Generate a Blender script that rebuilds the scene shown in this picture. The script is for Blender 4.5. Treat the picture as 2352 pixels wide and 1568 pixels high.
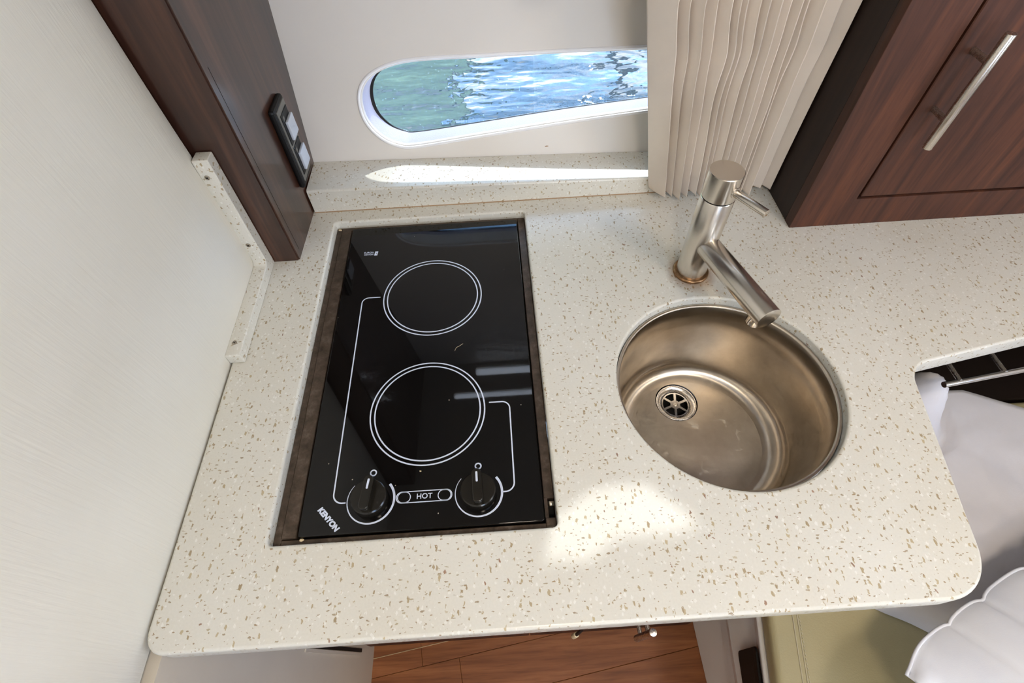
import bpy, bmesh, math, random
from mathutils import Vector, Matrix

# ------------------------------------------------------------------ scene, camera, light
scene = bpy.context.scene
for o in list(bpy.data.objects):
    bpy.data.objects.remove(o, do_unlink=True)
COL = scene.collection
random.seed(7)

# camera: solved from the worktop, burner rings, sink rim and upright edges
CAM_LOC = Vector((0.2800, -0.6941, 0.5863))
PITCH, ROLL, YAW = 0.6224, -0.0475, -0.0192
cd = bpy.data.cameras.new('camera')
cd.sensor_width = 36.0
cd.lens = 36.0 * 1176.36 / 2352.0
cd.clip_start = 0.01
cam = bpy.data.objects.new('camera', cd)
COL.objects.link(cam)
cam.matrix_world = (Matrix.Translation(CAM_LOC) @ Matrix.Rotation(YAW, 4, 'Z')
                    @ Matrix.Rotation(PITCH, 4, 'X') @ Matrix.Rotation(ROLL, 4, 'Z'))
scene.camera = cam

SKY = 8.5
SUN_DIR = Vector((-0.30, -1.04, -1.0))        # the way the sunlight travels
SUN = 5.5
EXPOSURE = -0.34

scene.view_settings.view_transform = 'Standard'
scene.view_settings.look = 'None'
scene.view_settings.gamma = 1.0
scene.view_settings.use_curve_mapping = False
scene.view_settings.exposure = EXPOSURE

world = bpy.data.worlds.new('sky')
scene.world = world
world.use_nodes = True
wn = world.node_tree
wn.nodes.clear()
w_out = wn.nodes.new('ShaderNodeOutputWorld')
w_bg = wn.nodes.new('ShaderNodeBackground')
w_tc = wn.nodes.new('ShaderNodeTexCoord')
w_map = wn.nodes.new('ShaderNodeMapping')
w_map.inputs['Scale'].default_value = (1.0, 1.0, 2.2)
w_no = wn.nodes.new('ShaderNodeTexNoise')
w_no.inputs['Scale'].default_value = 3.2
w_no.inputs['Detail'].default_value = 6
w_no.inputs['Roughness'].default_value = 0.55
w_cr = wn.nodes.new('ShaderNodeValToRGB')
w_cr.color_ramp.elements[0].position = 0.42
w_cr.color_ramp.elements[0].color = (0.27, 0.53, 1.0, 1)
w_cr.color_ramp.elements[1].position = 0.60
w_cr.color_ramp.elements[1].color = (1.0, 0.985, 0.95, 1)
wn.links.new(w_tc.outputs['Generated'], w_map.inputs['Vector'])
wn.links.new(w_map.outputs['Vector'], w_no.inputs['Vector'])
wn.links.new(w_no.outputs['Fac'], w_cr.inputs['Fac'])
w_sep = wn.nodes.new('ShaderNodeSeparateXYZ')
wn.links.new(w_tc.outputs['Generated'], w_sep.inputs[0])
w_mr = wn.nodes.new('ShaderNodeMapRange')
for k, v in (('From Min', 0.0), ('From Max', 0.75), ('To Min', 1.55 * SKY), ('To Max', 0.80 * SKY)):
    w_mr.inputs[k].default_value = v
wn.links.new(w_sep.outputs[2], w_mr.inputs['Value'])
wn.links.new(w_cr.outputs['Color'], w_bg.inputs['Color'])
wn.links.new(w_mr.outputs['Result'], w_bg.inputs['Strength'])
wn.links.new(w_bg.outputs['Background'], w_out.inputs['Surface'])

sd = bpy.data.lights.new('sun', 'SUN')
sd.energy = SUN
sd.angle = 0.014
sd.color = (0.96, 0.98, 1.0)
sun = bpy.data.objects.new('sun', sd)
COL.objects.link(sun)
sun.location = (1.5, 2.5, 6)
sun.rotation_euler = SUN_DIR.to_track_quat('-Z', 'Y').to_euler()


def area(name, loc, target, sx, sy, power=0.0, color=(1, 1, 1), portal=False):
    d = bpy.data.lights.new(name, 'AREA')
    d.shape = 'RECTANGLE'
    d.size = sx
    d.size_y = sy
    d.energy = power
    d.color = color
    if portal:
        d.cycles.is_portal = True
    o = bpy.data.objects.new(name, d)
    COL.objects.link(o)
    o.location = loc
    o.rotation_euler = (Vector(target) - Vector(loc)).to_track_quat('-Z', 'Y').to_euler()
    return o


CEIL = 1.00
ADDED_HATCH = (0.55, 1.05, -1.35, -0.85)             # added unseen roof hatch to light the cabin: x0 x1 y0 y1
ADDED_WINDOW = (-1.55, -0.95, 0.10, 0.70)              # added unseen window for light from the right: y0 y1 z0 z1
ADDED_REAR = (0.55, 1.15, 0.05, 0.75)               # added unseen companionway to light the upright faces: x0 x1 z0 z1
area('added_window_portal', (1.97, -1.25, 0.40), (0, -1.25, 0.40), 0.60, 0.60, portal=True)
area('added_companionway_portal', (0.85, -2.47, 0.40), (0.85, 0, 0.40), 0.60, 0.70, portal=True)
area('added_hatch_portal', (0.80, -1.10, CEIL + 0.05), (0.80, -1.10, 0), 0.50, 0.50, portal=True)
area('hull_window_portal', (0.39, 0.20, 0.13), (0.39, -1.0, 0.0), 0.70, 0.20, portal=True)

scene.cycles.max_bounces = 5
scene.cycles.diffuse_bounces = 3
scene.cycles.glossy_bounces = 3
scene.cycles.transmission_bounces = 4
scene.cycles.transparent_max_bounces = 6
scene.cycles.sample_clamp_indirect = 6.0
scene.cycles.caustics_reflective = False
scene.cycles.use_adaptive_sampling = True
scene.cycles.adaptive_threshold = 0.1
scene.cycles.adaptive_min_samples = 12
scene.cycles.caustics_refractive = False

# ------------------------------------------------------------------ helpers


def lin(c):
    c = c / 255.0
    return c / 12.92 if c <= 0.04045 else ((c + 0.055) / 1.055) ** 2.4


def rgb(r, g, b):
    return (lin(r), lin(g), lin(b), 1.0)


class NT:
    def __init__(self, name):
        self.m = bpy.data.materials.new(name)
        self.m.use_nodes = True
        self.t = self.m.node_tree
        self.t.nodes.clear()
        self.out = self.t.nodes.new('ShaderNodeOutputMaterial')

    def n(self, kind, **kw):
        nd = self.t.nodes.new('ShaderNode' + kind)
        for k, v in kw.items():
            setattr(nd, k, v)
        return nd

    def l(self, a, b):
        self.t.links.new(a, b)

    def setv(self, nd, **kw):
        for k, v in kw.items():
            nd.inputs[k.replace('_', ' ')].default_value = v

    def math(self, op, a, b=None, clamp=False):
        nd = self.n('Math', operation=op, use_clamp=clamp)
        for i, v in enumerate((a, b)):
            if v is None:
                continue
            if isinstance(v, (int, float)):
                nd.inputs[i].default_value = v
            else:
                self.l(v, nd.inputs[i])
        return nd.outputs[0]

    def mix(self, fac, a, b):
        nd = self.n('Mix', data_type='RGBA')
        for sock, v in ((nd.inputs[0], fac), (nd.inputs[6], a), (nd.inputs[7], b)):
            if isinstance(v, (int, float, tuple)):
                sock.default_value = v
            else:
                self.l(v, sock)
        return nd.outputs[2]

    def pos(self, scale=(1, 1, 1), rot=(0, 0, 0), loc=(0, 0, 0)):
        g = self.n('NewGeometry')
        mp = self.n('Mapping')
        mp.inputs['Scale'].default_value = scale
        mp.inputs['Rotation'].default_value = rot
        mp.inputs['Location'].default_value = loc
        self.l(g.outputs['Position'], mp.inputs['Vector'])
        return mp.outputs['Vector']

    def noise(self, vec, scale, detail=3.0, rough=0.5):
        nd = self.n('TexNoise')
        self.setv(nd, Scale=scale, Detail=detail, Roughness=rough)
        self.l(vec, nd.inputs['Vector'])
        return nd

    def ramp(self, fac, stops):
        nd = self.n('ValToRGB')
        el = nd.color_ramp.elements
        el[0].position, el[0].color = stops[0]
        el[1].position, el[1].color = stops[-1]
        for p, c in stops[1:-1]:
            e = el.new(p)
            e.color = c
        self.l(fac, nd.inputs['Fac'])
        return nd.outputs['Color']

    def bump(self, height, strength, dist):
        nd = self.n('Bump')
        nd.inputs['Strength'].default_value = strength
        nd.inputs['Distance'].default_value = dist
        self.l(height, nd.inputs['Height'])
        return nd.outputs['Normal']

    def pbsdf(self, base=None, rough=0.5, metal=0.0, spec=0.5, normal=None, coat=0.0, coat_rough=0.05, link=True):
        b = self.n('BsdfPrincipled')
        if base is not None:
            if isinstance(base, tuple):
                b.inputs['Base Color'].default_value = base
            else:
                self.l(base, b.inputs['Base Color'])
        if isinstance(rough, (int, float)):
            b.inputs['Roughness'].default_value = rough
        else:
            self.l(rough, b.inputs['Roughness'])
        b.inputs['Metallic'].default_value = metal
        b.inputs['Specular IOR Level'].default_value = spec
        b.inputs['Coat Weight'].default_value = coat
        b.inputs['Coat Roughness'].default_value = coat_rough
        if normal is not None:
            self.l(normal, b.inputs['Normal'])
        if link:
            self.l(b.outputs['BSDF'], self.out.inputs['Surface'])
        return b


M = {}


def plain(name, col, rough=0.5, metal=0.0, spec=0.5, coat=0.0, var=0.06, vscale=9.0, bump=0.0, bscale=300.0):
    t = NT(name)
    p = t.pos()
    nz = t.noise(p, vscale, 4)
    dark = tuple(c * (1 - var) for c in col[:3]) + (1,)
    lite = tuple(min(1, c * (1 + var)) for c in col[:3]) + (1,)
    c = t.ramp(nz.outputs['Fac'], [(0.3, dark), (0.7, lite)])
    nrm = None
    if bump:
        nb = t.noise(p, bscale, 3)
        nrm = t.bump(nb.outputs['Fac'], bump, 0.001)
    t.pbsdf(c, rough, metal, spec, nrm, coat)
    M[name] = t.m
    return t.m


def mat_solid_surface(name='speckled_stone'):
    t = NT(name)
    big = t.noise(t.pos(), 5.0, 3)
    base = t.ramp(big.outputs['Fac'], [(0.3, rgb(214, 209, 195)), (0.7, rgb(222, 219, 208))])
    fine = t.noise(t.pos(), 420.0, 2)
    base = t.mix(t.math('MULTIPLY', t.math('SUBTRACT', fine.outputs['Fac'], 0.35, True), 0.5), base, rgb(238, 235, 226))
    layers = [  # scale, stretch, rotation, share, radius, colours, strength
        (120, (1, 1.9, 1.3), 0.5, 0.45, 0.31, (rgb(144, 116, 82), rgb(182, 158, 120)), 0.9),
        (115, (1.9, 1, 1.2), 0.3, 0.48, 0.31, (rgb(152, 128, 90), rgb(188, 170, 132)), 0.88),
        (135, (1, 2.1, 1.5), -0.9, 0.46, 0.31, (rgb(146, 122, 90), rgb(176, 162, 130)), 0.85),
        (66, (1, 1.5, 1), 1.1, 0.74, 0.25, (rgb(180, 162, 124), rgb(200, 188, 158)), 0.65),
        (190, (1.3, 1, 1), 0.2, 0.62, 0.36, (rgb(238, 236, 228), rgb(244, 242, 236)), 0.5),
        (100, (1.5, 1, 1.2), 2.0, 0.90, 0.24, (rgb(128, 90, 66), rgb(152, 108, 76)), 0.85),
    ]
    col = base
    for i, (sc, st, rot, share, rad, cols, stren) in enumerate(layers):
        p = t.pos(st, (0.35 * i, 0.2 * i, rot), (i * 0.37, i * 0.21, i * 0.13))
        nz = t.noise(p, sc * 1.9, 2)
        vm = t.n('VectorMath', operation='MULTIPLY_ADD')
        t.l(nz.outputs['Color'], vm.inputs[0])
        vm.inputs[1].default_value = (0.75 / sc,) * 3
        t.l(p, vm.inputs[2])
        v = t.n('TexVoronoi', feature='F1', distance=('MANHATTAN', 'CHEBYCHEV', 'EUCLIDEAN')[i % 3])
        t.setv(v, Scale=float(sc), Randomness=1.0)
        t.l(vm.outputs[0], v.inputs['Vector'])
        s = t.n('SeparateColor')
        t.l(v.outputs['Color'], s.inputs[0])
        r_, g_, b_ = s.outputs
        pick = t.math('GREATER_THAN', r_, share)
        size = t.math('MULTIPLY', t.math('ADD', t.math('MULTIPLY', g_, 0.75), 0.25), rad)
        edge = t.math('MULTIPLY', t.math('SUBTRACT', size, v.outputs['Distance']), 22.0, True)
        msk = t.math('MULTIPLY', t.math('MULTIPLY', pick, edge), stren, True)
        cc = t.mix(b_, cols[0], cols[1])
        col = t.mix(msk, col, cc)
    t.pbsdf(col, 0.30, 0, 0.45)
    M[name] = t.m


def mat_wood(name, c1, c2, c3, axis='Z', rough=0.35, coat=0.35, scale=1.0):
    t = NT(name)
    s = {'X': (2.2, 34, 34), 'Y': (34, 2.2, 34), 'Z': (34, 34, 2.2)}[axis]
    s = tuple(x * scale for x in s)
    p = t.pos(s)
    n1 = t.noise(p, 1.0, 7, 0.62)
    n1.inputs['Distortion'].default_value = 0.5
    n2 = t.noise(t.pos(tuple(x * 5 for x in s)), 1.0, 3, 0.6)
    c = t.ramp(n1.outputs['Fac'], [(0.28, c1), (0.5, c2), (0.74, c3)])
    c = t.mix(t.math('MULTIPLY', t.math('SUBTRACT', n2.outputs['Fac'], 0.48, True), 2.0, True), c, c1)
    b = t.bump(n2.outputs['Fac'], 0.06, 0.0004)
    t.pbsdf(c, rough, 0, 0.4, b, coat, 0.12)
    M[name] = t.m


def mat_vinyl():
    t = NT('ribbed_vinyl')
    n0 = t.noise(t.pos(), 4.0, 3)
    c = t.ramp(n0.outputs['Fac'], [(0.3, rgb(228, 222, 206)), (0.7, rgb(235, 230, 217))])
    n1 = t.noise(t.pos((60, 330, 16)), 1.0, 3, 0.55)
    n1.inputs['Distortion'].default_value = 0.25
    n2 = t.noise(t.pos((60, 90, 9), loc=(3, 1, 2)), 1.0, 3, 0.5)
    h = t.math('ADD', n1.outputs['Fac'], t.math('MULTIPLY', n2.outputs['Fac'], 0.6))
    b = t.bump(h, 0.24, 0.0012)
    t.pbsdf(c, 0.42, 0, 0.4, b)
    M['ribbed_vinyl'] = t.m


def mat_steel(name, col, rough, aniso=0.0, brush=None):
    t = NT(name)
    nz = t.noise(t.pos(brush or (900, 900, 30)), 1.0, 2)
    r = t.math('ADD', t.math('MULTIPLY', nz.outputs['Fac'], 0.05), rough - 0.025)
    n2 = t.noise(t.pos(), 16.0, 5, 0.6)
    c = t.ramp(n2.outputs['Fac'], [(0.3, tuple(x * 0.93 for x in col[:3]) + (1,)), (0.7, col)])
    b = t.pbsdf(c, r, 1.0, 0.5)
    if aniso:
        b.inputs['Anisotropic'].default_value = aniso
        tg = t.n('Tangent', direction_type='RADIAL', axis='Z')
        t.l(tg.outputs[0], b.inputs['Tangent'])
    M[name] = t.m


def mat_bowl():
    # spun steel bowl with dried water marks on its floor
    t = NT('bowl_steel')
    g = t.pos()
    n2 = t.noise(g, 22.0, 6, 0.65)
    c = t.ramp(n2.outputs['Fac'], [(0.3, (0.50, 0.43, 0.345, 1)), (0.7, (0.64, 0.57, 0.475, 1))])
    m = t.noise(g, 34.0, 5, 0.7)
    sp = t.n('SeparateXYZ')
    t.l(g, sp.inputs[0])
    low = t.math('LESS_THAN', sp.outputs[2], -0.135)
    msk = t.math('MULTIPLY', t.math('MULTIPLY', t.math('SUBTRACT', m.outputs['Fac'], 0.60, True), 6.0, True), low)
    c = t.mix(t.math('MULTIPLY', msk, 0.55), c, rgb(214, 208, 196))
    r = t.math('ADD', t.math('MULTIPLY', msk, 0.3), 0.30)
    b = t.pbsdf(c, r, 1.0, 0.5)
    b.inputs['Anisotropic'].default_value = 0.88
    tg = t.n('Tangent', direction_type='RADIAL', axis='Z')
    t.l(tg.outputs[0], b.inputs['Tangent'])
    M['bowl_steel'] = t.m


def mat_black_glass():
    t = NT('black_glass')
    v = t.n('TexVoronoi', feature='F1')
    t.setv(v, Scale=95.0, Randomness=1.0)
    t.l(t.pos((1, 1, 1)), v.inputs['Vector'])
    s = t.n('SeparateColor')
    t.l(v.outputs['Color'], s.inputs[0])
    dust = t.math('MULTIPLY', t.math('GREATER_THAN', s.outputs[0], 0.93), t.math('LESS_THAN', v.outputs['Distance'], 0.07))
    c = t.mix(dust, (0.0035, 0.003, 0.0028, 1), rgb(170, 160, 145))
    sm = t.noise(t.pos(), 14.0, 5, 0.7)
    r = t.math('ADD', t.math('MULTIPLY', t.math('SUBTRACT', sm.outputs['Fac'], 0.5, True), 0.25), 0.03)
    t.pbsdf(c, r, 0, 0.42)
    M['black_glass'] = t.m


def mat_grimy_metal():
    t = NT('grimy_frame_metal')
    n1 = t.noise(t.pos(), 60.0, 6, 0.7)
    n2 = t.noise(t.pos(), 9.0, 3)
    c = t.ramp(n1.outputs['Fac'], [(0.3, rgb(52, 40, 32)), (0.55, rgb(96, 80, 68)), (0.78, rgb(140, 124, 110))])
    c = t.mix(t.math('MULTIPLY', n2.outputs['Fac'], 0.6), c, rgb(70, 62, 50))
    t.pbsdf(c, 0.42, 0.35, 0.4, t.bump(n1.outputs['Fac'], 0.15, 0.0006))
    M['grimy_frame_metal'] = t.m


def mat_cloth(name, col, trans=0.25, scale=900.0, bump=0.15):
    t = NT(name)
    nz = t.noise(t.pos(), 14.0, 4)
    c = t.ramp(nz.outputs['Fac'], [(0.3, tuple(x * 0.93 for x in col[:3]) + (1,)), (0.7, col)])
    wv = t.noise(t.pos(), scale, 2)
    b = t.bump(wv.outputs['Fac'], bump, 0.0006)
    d = t.pbsdf(c, 0.85, 0, 0.15, b, link=False)
    d.inputs['Sheen Weight'].default_value = 0.15
    tr = t.n('BsdfTranslucent')
    t.l(c, tr.inputs['Color'])
    mx = t.n('MixShader')
    mx.inputs[0].default_value = trans
    t.l(d.outputs[0], mx.inputs[1])
    t.l(tr.outputs[0], mx.inputs[2])
    t.l(mx.outputs[0], t.out.inputs['Surface'])
    M[name] = t.m


def mat_pillow():
    t = NT('pillow_cloth')
    nz = t.noise(t.pos(), 14.0, 4)
    c = t.ramp(nz.outputs['Fac'], [(0.3, rgb(228, 230, 238)), (0.7, rgb(238, 239, 244))])
    # faded violet print away from the hem
    d = t.n('VectorMath', operation='DISTANCE')
    t.l(t.pos(), d.inputs[0])
    d.inputs[1].default_value = (0.955, -0.735, -0.18)
    wob = t.noise(t.pos(), 60.0, 3)
    f = t.math('SUBTRACT', 0.060, t.math('ADD', d.outputs['Value'], t.math('MULTIPLY', wob.outputs['Fac'], 0.02)))
    c = t.mix(t.math('MULTIPLY', f, 160.0, True), c, rgb(150, 148, 196))
    wv = t.noise(t.pos(), 800.0, 2)
    t.pbsdf(c, 0.85, 0, 0.15, t.bump(wv.outputs['Fac'], 0.12, 0.0006))
    M['pillow_cloth'] = t.m


def mat_water():
    t = NT('harbour_water')
    n1 = t.noise(t.pos((1.0, 2.2, 1.0)), 1.9, 3, 0.5)
    n2 = t.noise(t.pos((1.0, 1.8, 1.0)), 7.0, 3, 0.5)
    h = t.math('ADD', n1.outputs['Fac'], t.math('MULTIPLY', n2.outputs['Fac'], 0.16))
    b = t.bump(h, 1.0, 0.045)
    d = t.pbsdf(rgb(24, 40, 52), 0.02, 0, 0.5, b)
    d.inputs['IOR'].default_value = 1.55
    M['harbour_water'] = t.m


def mat_pane():
    # salt-spotted glazing: clear with faint droplets
    t = NT('window_glass')
    v = t.n('TexVoronoi', feature='F1')
    t.setv(v, Scale=230.0)
    t.l(t.pos((1, 1, 0.55)), v.inputs['Vector'])
    s = t.n('SeparateColor')
    t.l(v.outputs['Color'], s.inputs[0])
    spot = t.math('MULTIPLY', t.math('GREATER_THAN', s.outputs[0], 0.72), t.math('LESS_THAN', v.outputs['Distance'], 0.22))
    tr = t.n('BsdfTransparent')
    tr.inputs[0].default_value = (0.97, 0.985, 0.98, 1)
    gl = t.n('BsdfGlossy')
    gl.inputs['Roughness'].default_value = 0.02
    df = t.n('BsdfTranslucent')
    df.inputs[0].default_value = rgb(214, 226, 222)
    fr = t.n('Fresnel')
    fr.inputs[0].default_value = 1.45
    m1 = t.n('MixShader')
    t.l(t.math('MULTIPLY', fr.outputs[0], 0.12), m1.inputs[0])
    t.l(tr.outputs[0], m1.inputs[1])
    t.l(gl.outputs[0], m1.inputs[2])
    m2 = t.n('MixShader')
    t.l(t.math('ADD', t.math('MULTIPLY', spot, 0.10), 0.03), m2.inputs[0])
    t.l(m1.outputs[0], m2.inputs[1])
    t.l(df.outputs[0], m2.inputs[2])
    t.l(m2.outputs[0], t.out.inputs['Surface'])
    M['window_glass'] = t.m


mat_solid_surface()
mat_vinyl()
mat_bowl()
mat_black_glass()
mat_grimy_metal()
mat_water()
mat_pane()
mat_pillow()
mat_wood('post_wood', rgb(36, 20, 14), rgb(60, 36, 27), rgb(92, 58, 42), "Z", 0.34, 0.6)
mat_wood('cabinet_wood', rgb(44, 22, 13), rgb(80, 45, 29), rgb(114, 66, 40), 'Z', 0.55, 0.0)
mat_wood('shaded_side_wood', rgb(20, 11, 7), rgb(34, 20, 14), rgb(50, 30, 20), 'Z', 0.55, 0.0)  # cupboard wood darkened to put shade into its left side
mat_wood('floor_wood', rgb(112, 64, 34), rgb(160, 98, 56), rgb(190, 124, 76), 'X', 0.5, 0.05)
mat_steel('brushed_steel', (0.66, 0.61, 0.55, 1), 0.27)
mat_steel('faucet_steel', (0.70, 0.65, 0.58, 1), 0.24)
mat_steel('chrome', (0.78, 0.76, 0.74, 1), 0.14)
mat_cloth('curtain_cloth', rgb(252, 240, 226), 0.25)
mat_cloth('sheet_cloth', rgb(236, 232, 234), 0.05, 700.0, 0.2)
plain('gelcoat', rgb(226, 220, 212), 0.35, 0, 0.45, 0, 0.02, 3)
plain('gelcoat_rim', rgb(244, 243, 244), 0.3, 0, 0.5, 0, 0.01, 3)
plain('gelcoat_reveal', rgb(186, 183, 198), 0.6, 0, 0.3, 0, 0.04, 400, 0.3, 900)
plain('ceiling_liner', rgb(206, 200, 188), 0.7, 0, 0.3, 0, 0.03, 6, 0.1, 500)
plain('cream_laminate', rgb(216, 204, 184), 0.5, 0, 0.35, 0, 0.03, 6, 0.05, 260)
plain('white_laminate', rgb(246, 242, 238), 0.4, 0, 0.4, 0, 0.02, 4)
plain('beige_leather', rgb(184, 172, 132), 0.45, 0, 0.4, 0, 0.05, 5, 0.25, 420)
plain('leather_thread', rgb(196, 186, 156), 0.7)
plain('black_plastic', (0.005, 0.005, 0.005, 1), 0.45, 0, 0.3)
plain('black_rubber', (0.010, 0.009, 0.008, 1), 0.6, 0, 0.3)
plain('knob_plastic', (0.012, 0.010, 0.007, 1), 0.2, 0, 0.5)
plain('outlet_grey', rgb(196, 202, 212), 0.35, 0, 0.5, 0, 0.02)
plain('outlet_trim', rgb(120, 118, 112), 0.35, 0.5, 0.5, 0, 0.04)
plain('white_print', rgb(214, 222, 240), 0.5, 0, 0.3, 0, 0.01)
plain('dark_interior', rgb(30, 20, 14), 0.7, 0, 0.2, 0, 0.2, 12)
plain('screw_steel', (0.5, 0.44, 0.36, 1), 0.3, 1.0, 0.5, 0, 0.1, 60)
plain('rust_ring', rgb(150, 116, 82), 0.3, 0.85, 0.5, 0, 0.45, 110)
plain('holly_strip', rgb(206, 178, 136), 0.5)
plain('dock_green', rgb(184, 212, 170), 0.8, 0, 0.2, 0, 0.25, 3)
plain('dock_band', rgb(206, 214, 208), 0.7, 0, 0.2, 0, 0.1, 4)
plain('dock_timber', rgb(86, 78, 64), 0.85, 0, 0.2, 0, 0.3, 5)
plain('caulk', rgb(170, 138, 104), 0.7)
plain('pale_tip', rgb(222, 200, 160), 0.5)
plain('crumb', rgb(226, 206, 168), 0.8)


def sun_dimming_glass():
    t = NT('sun_dimming_glass')
    tr = t.n('BsdfTransparent')
    tr.inputs[0].default_value = (0.70, 0.71, 0.72, 1)  # tint added to weaken the sun through the unseen portlight
    t.l(tr.outputs[0], t.out.inputs['Surface'])
    M['sun_dimming_glass'] = t.m


sun_dimming_glass()


def opal_glass():
    t = NT('opal_glass')
    a = t.n('BsdfTranslucent')
    a.inputs[0].default_value = (0.95, 0.92, 0.88, 1)
    t.l(a.outputs[0], t.out.inputs['Surface'])
    M['opal_glass'] = t.m


opal_glass()


def stain_mat():
    t = NT('rust_stain')
    # thin rusty bloom that fades out round the tap foot
    g = t.pos()
    d = t.n('VectorMath', operation='DISTANCE')
    t.l(g, d.inputs[0])
    d.inputs[1].default_value = (0.570, -0.166, 0.0)
    nz = t.noise(g, 70.0, 4)
    f = t.math('MULTIPLY', t.math('SUBTRACT', 0.047, t.math('ADD', d.outputs['Value'], t.math('MULTIPLY', nz.outputs['Fac'], 0.014))), 45.0, True)
    b = t.pbsdf(rgb(196, 150, 104), 0.5, 0, 0.2, link=False)
    tr = t.n('BsdfTransparent')
    mx = t.n('MixShader')
    t.l(t.math('MULTIPLY', f, 0.55), mx.inputs[0])
    t.l(tr.outputs[0], mx.inputs[1])
    t.l(b.outputs[0], mx.inputs[2])
    t.l(mx.outputs[0], t.out.inputs['Surface'])
    M['rust_stain'] = t.m


stain_mat()

# ---- object and mesh helpers


def tag(o, label=None, cat=None, group=None, kind=None):
    if label:
        o['label'] = label
    if cat:
        o['category'] = cat
    if group:
        o['group'] = group
    if kind:
        o['kind'] = kind
    return o


def thing(name, label, cat, loc=(0, 0, 0), group=None):
    o = bpy.data.objects.new(name, None)
    o.empty_display_size = 0.05
    COL.objects.link(o)
    o.location = loc
    return tag(o, label, cat, group)


def root_loc(o):
    v = Vector((0, 0, 0))
    while o is not None:
        v += o.location
        o = o.parent
    return v


def put(name, me, mat, parent=None, smooth=False, origin=None):
    """link a mesh given in world coordinates, as a part of parent or on its own"""
    if isinstance(me, bmesh.types.BMesh):
        m2 = bpy.data.meshes.new(name)
        bmesh.ops.recalc_face_normals(me, faces=me.faces[:])
        me.to_mesh(m2)
        me.free()
        me = m2
    me.name = name
    o = bpy.data.objects.new(name, me)
    COL.objects.link(o)
    me.materials.clear()
    me.materials.append(M[mat])
    if parent is not None:
        me.transform(Matrix.Translation(-root_loc(parent)))
        o.parent = parent
    elif origin is not None:
        me.transform(Matrix.Translation(-Vector(origin)))
        o.location = origin
    if smooth:
        me.polygons.foreach_set('use_smooth', [True] * len(me.polygons))
        if smooth != 'all':
            me.set_sharp_from_angle(angle=math.radians(smooth if smooth > 1 else 35))
    me.update()
    return o


def add_box(bm, x0, x1, y0, y1, z0, z1, bev=0.0, seg=2, mat=None):
    r = bmesh.ops.create_cube(bm, size=1.0)
    vs = r['verts']
    T = Matrix.Translation(((x0 + x1) / 2, (y0 + y1) / 2, (z0 + z1) / 2)) @ Matrix.Diagonal((x1 - x0, y1 - y0, z1 - z0, 1))
    bmesh.ops.transform(bm, matrix=T, verts=vs)
    if bev:
        es = list({e for v in vs for e in v.link_edges})
        rr = bmesh.ops.bevel(bm, geom=es, offset=bev, segments=seg, affect='EDGES', profile=0.5)
        vs = list({v for f in rr['faces'] for v in f.verts} | {v for v in vs if v.is_valid})
    if mat is not None:
        bmesh.ops.transform(bm, matrix=mat, verts=[v for v in vs if v.is_valid])
    return vs


def box(x0, x1, y0, y1, z0, z1, bev=0.0, seg=2, mat=None):
    bm = bmesh.new()
    add_box(bm, x0, x1, y0, y1, z0, z1, bev, seg, mat)
    return bm


def lathe(profile, center=(0, 0, 0), n=48, axis=None, close=False):
    """revolve (r, h) pairs round the z axis, or round an arbitrary axis vector"""
    bm = bmesh.new()
    rings = []
    for r, h in profile:
        if r < 1e-6:
            rings.append([bm.verts.new((0, 0, h))])
        else:
            rings.append([bm.verts.new((r * math.cos(2 * math.pi * k / n), r * math.sin(2 * math.pi * k / n), h)) for k in range(n)])
    for a, b in zip(rings, rings[1:]):
        for k in range(n):
            k2 = (k + 1) % n
            if len(a) == 1 and len(b) == 1:
                continue
            if len(a) == 1:
                bm.faces.new((a[0], b[k], b[k2]))
            elif len(b) == 1:
                bm.faces.new((a[k], a[k2], b[0]))
            else:
                bm.faces.new((a[k], a[k2], b[k2], b[k]))
    T = Matrix.Translation(center)
    if axis is not None:
        T = T @ Vector(axis).to_track_quat('Z', 'Y').to_matrix().to_4x4()
    bmesh.ops.transform(bm, matrix=T, verts=bm.verts[:])
    return bm


def rod(a, b, r, n=24, bev=0.0):
    a, b = Vector(a), Vector(b)
    L = (b - a).length
    if bev:
        prof = [(0, 0), (r - bev, 0), (r - bev * 0.3, bev * 0.3), (r, bev), (r, L - bev), (r - bev * 0.3, L - bev * 0.3), (r - bev, L), (0, L)]
    else:
        prof = [(0, 0), (r, 0), (r, L), (0, L)]
    return lathe(prof, a, n, b - a)


def tube(path, r, n=10, closed=False, cap=True):
    bm = bmesh.new()
    P = [Vector(p) for p in path]
    N = len(P)
    rings = []
    up = Vector((0, 0, 1))
    prev = None
    for i, p in enumerate(P):
        a = P[i - 1] if (i > 0 or closed) else P[i]
        b = P[(i + 1) % N] if (i < N - 1 or closed) else P[i]
        tn = (b - a).normalized()
        if prev is None:
            ref = up if abs(tn.z) < 0.9 else Vector((1, 0, 0))
            s = tn.cross(ref).normalized()
        else:
            s = (prev - tn * prev.dot(tn)).normalized()
        prev = s
        u = s.cross(tn)
        rings.append([bm.verts.new(p + (s * math.cos(2 * math.pi * k / n) + u * math.sin(2 * math.pi * k / n)) * r) for k in range(n)])
    for i in range(N if closed else N - 1):
        a, b = rings[i], rings[(i + 1) % N]
        for k in range(n):
            bm.faces.new((a[k], a[(k + 1) % n], b[(k + 1) % n], b[k]))
    if cap and not closed:
        bm.faces.new(rings[0][::-1])
        bm.faces.new(rings[-1])
    return bm


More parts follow.
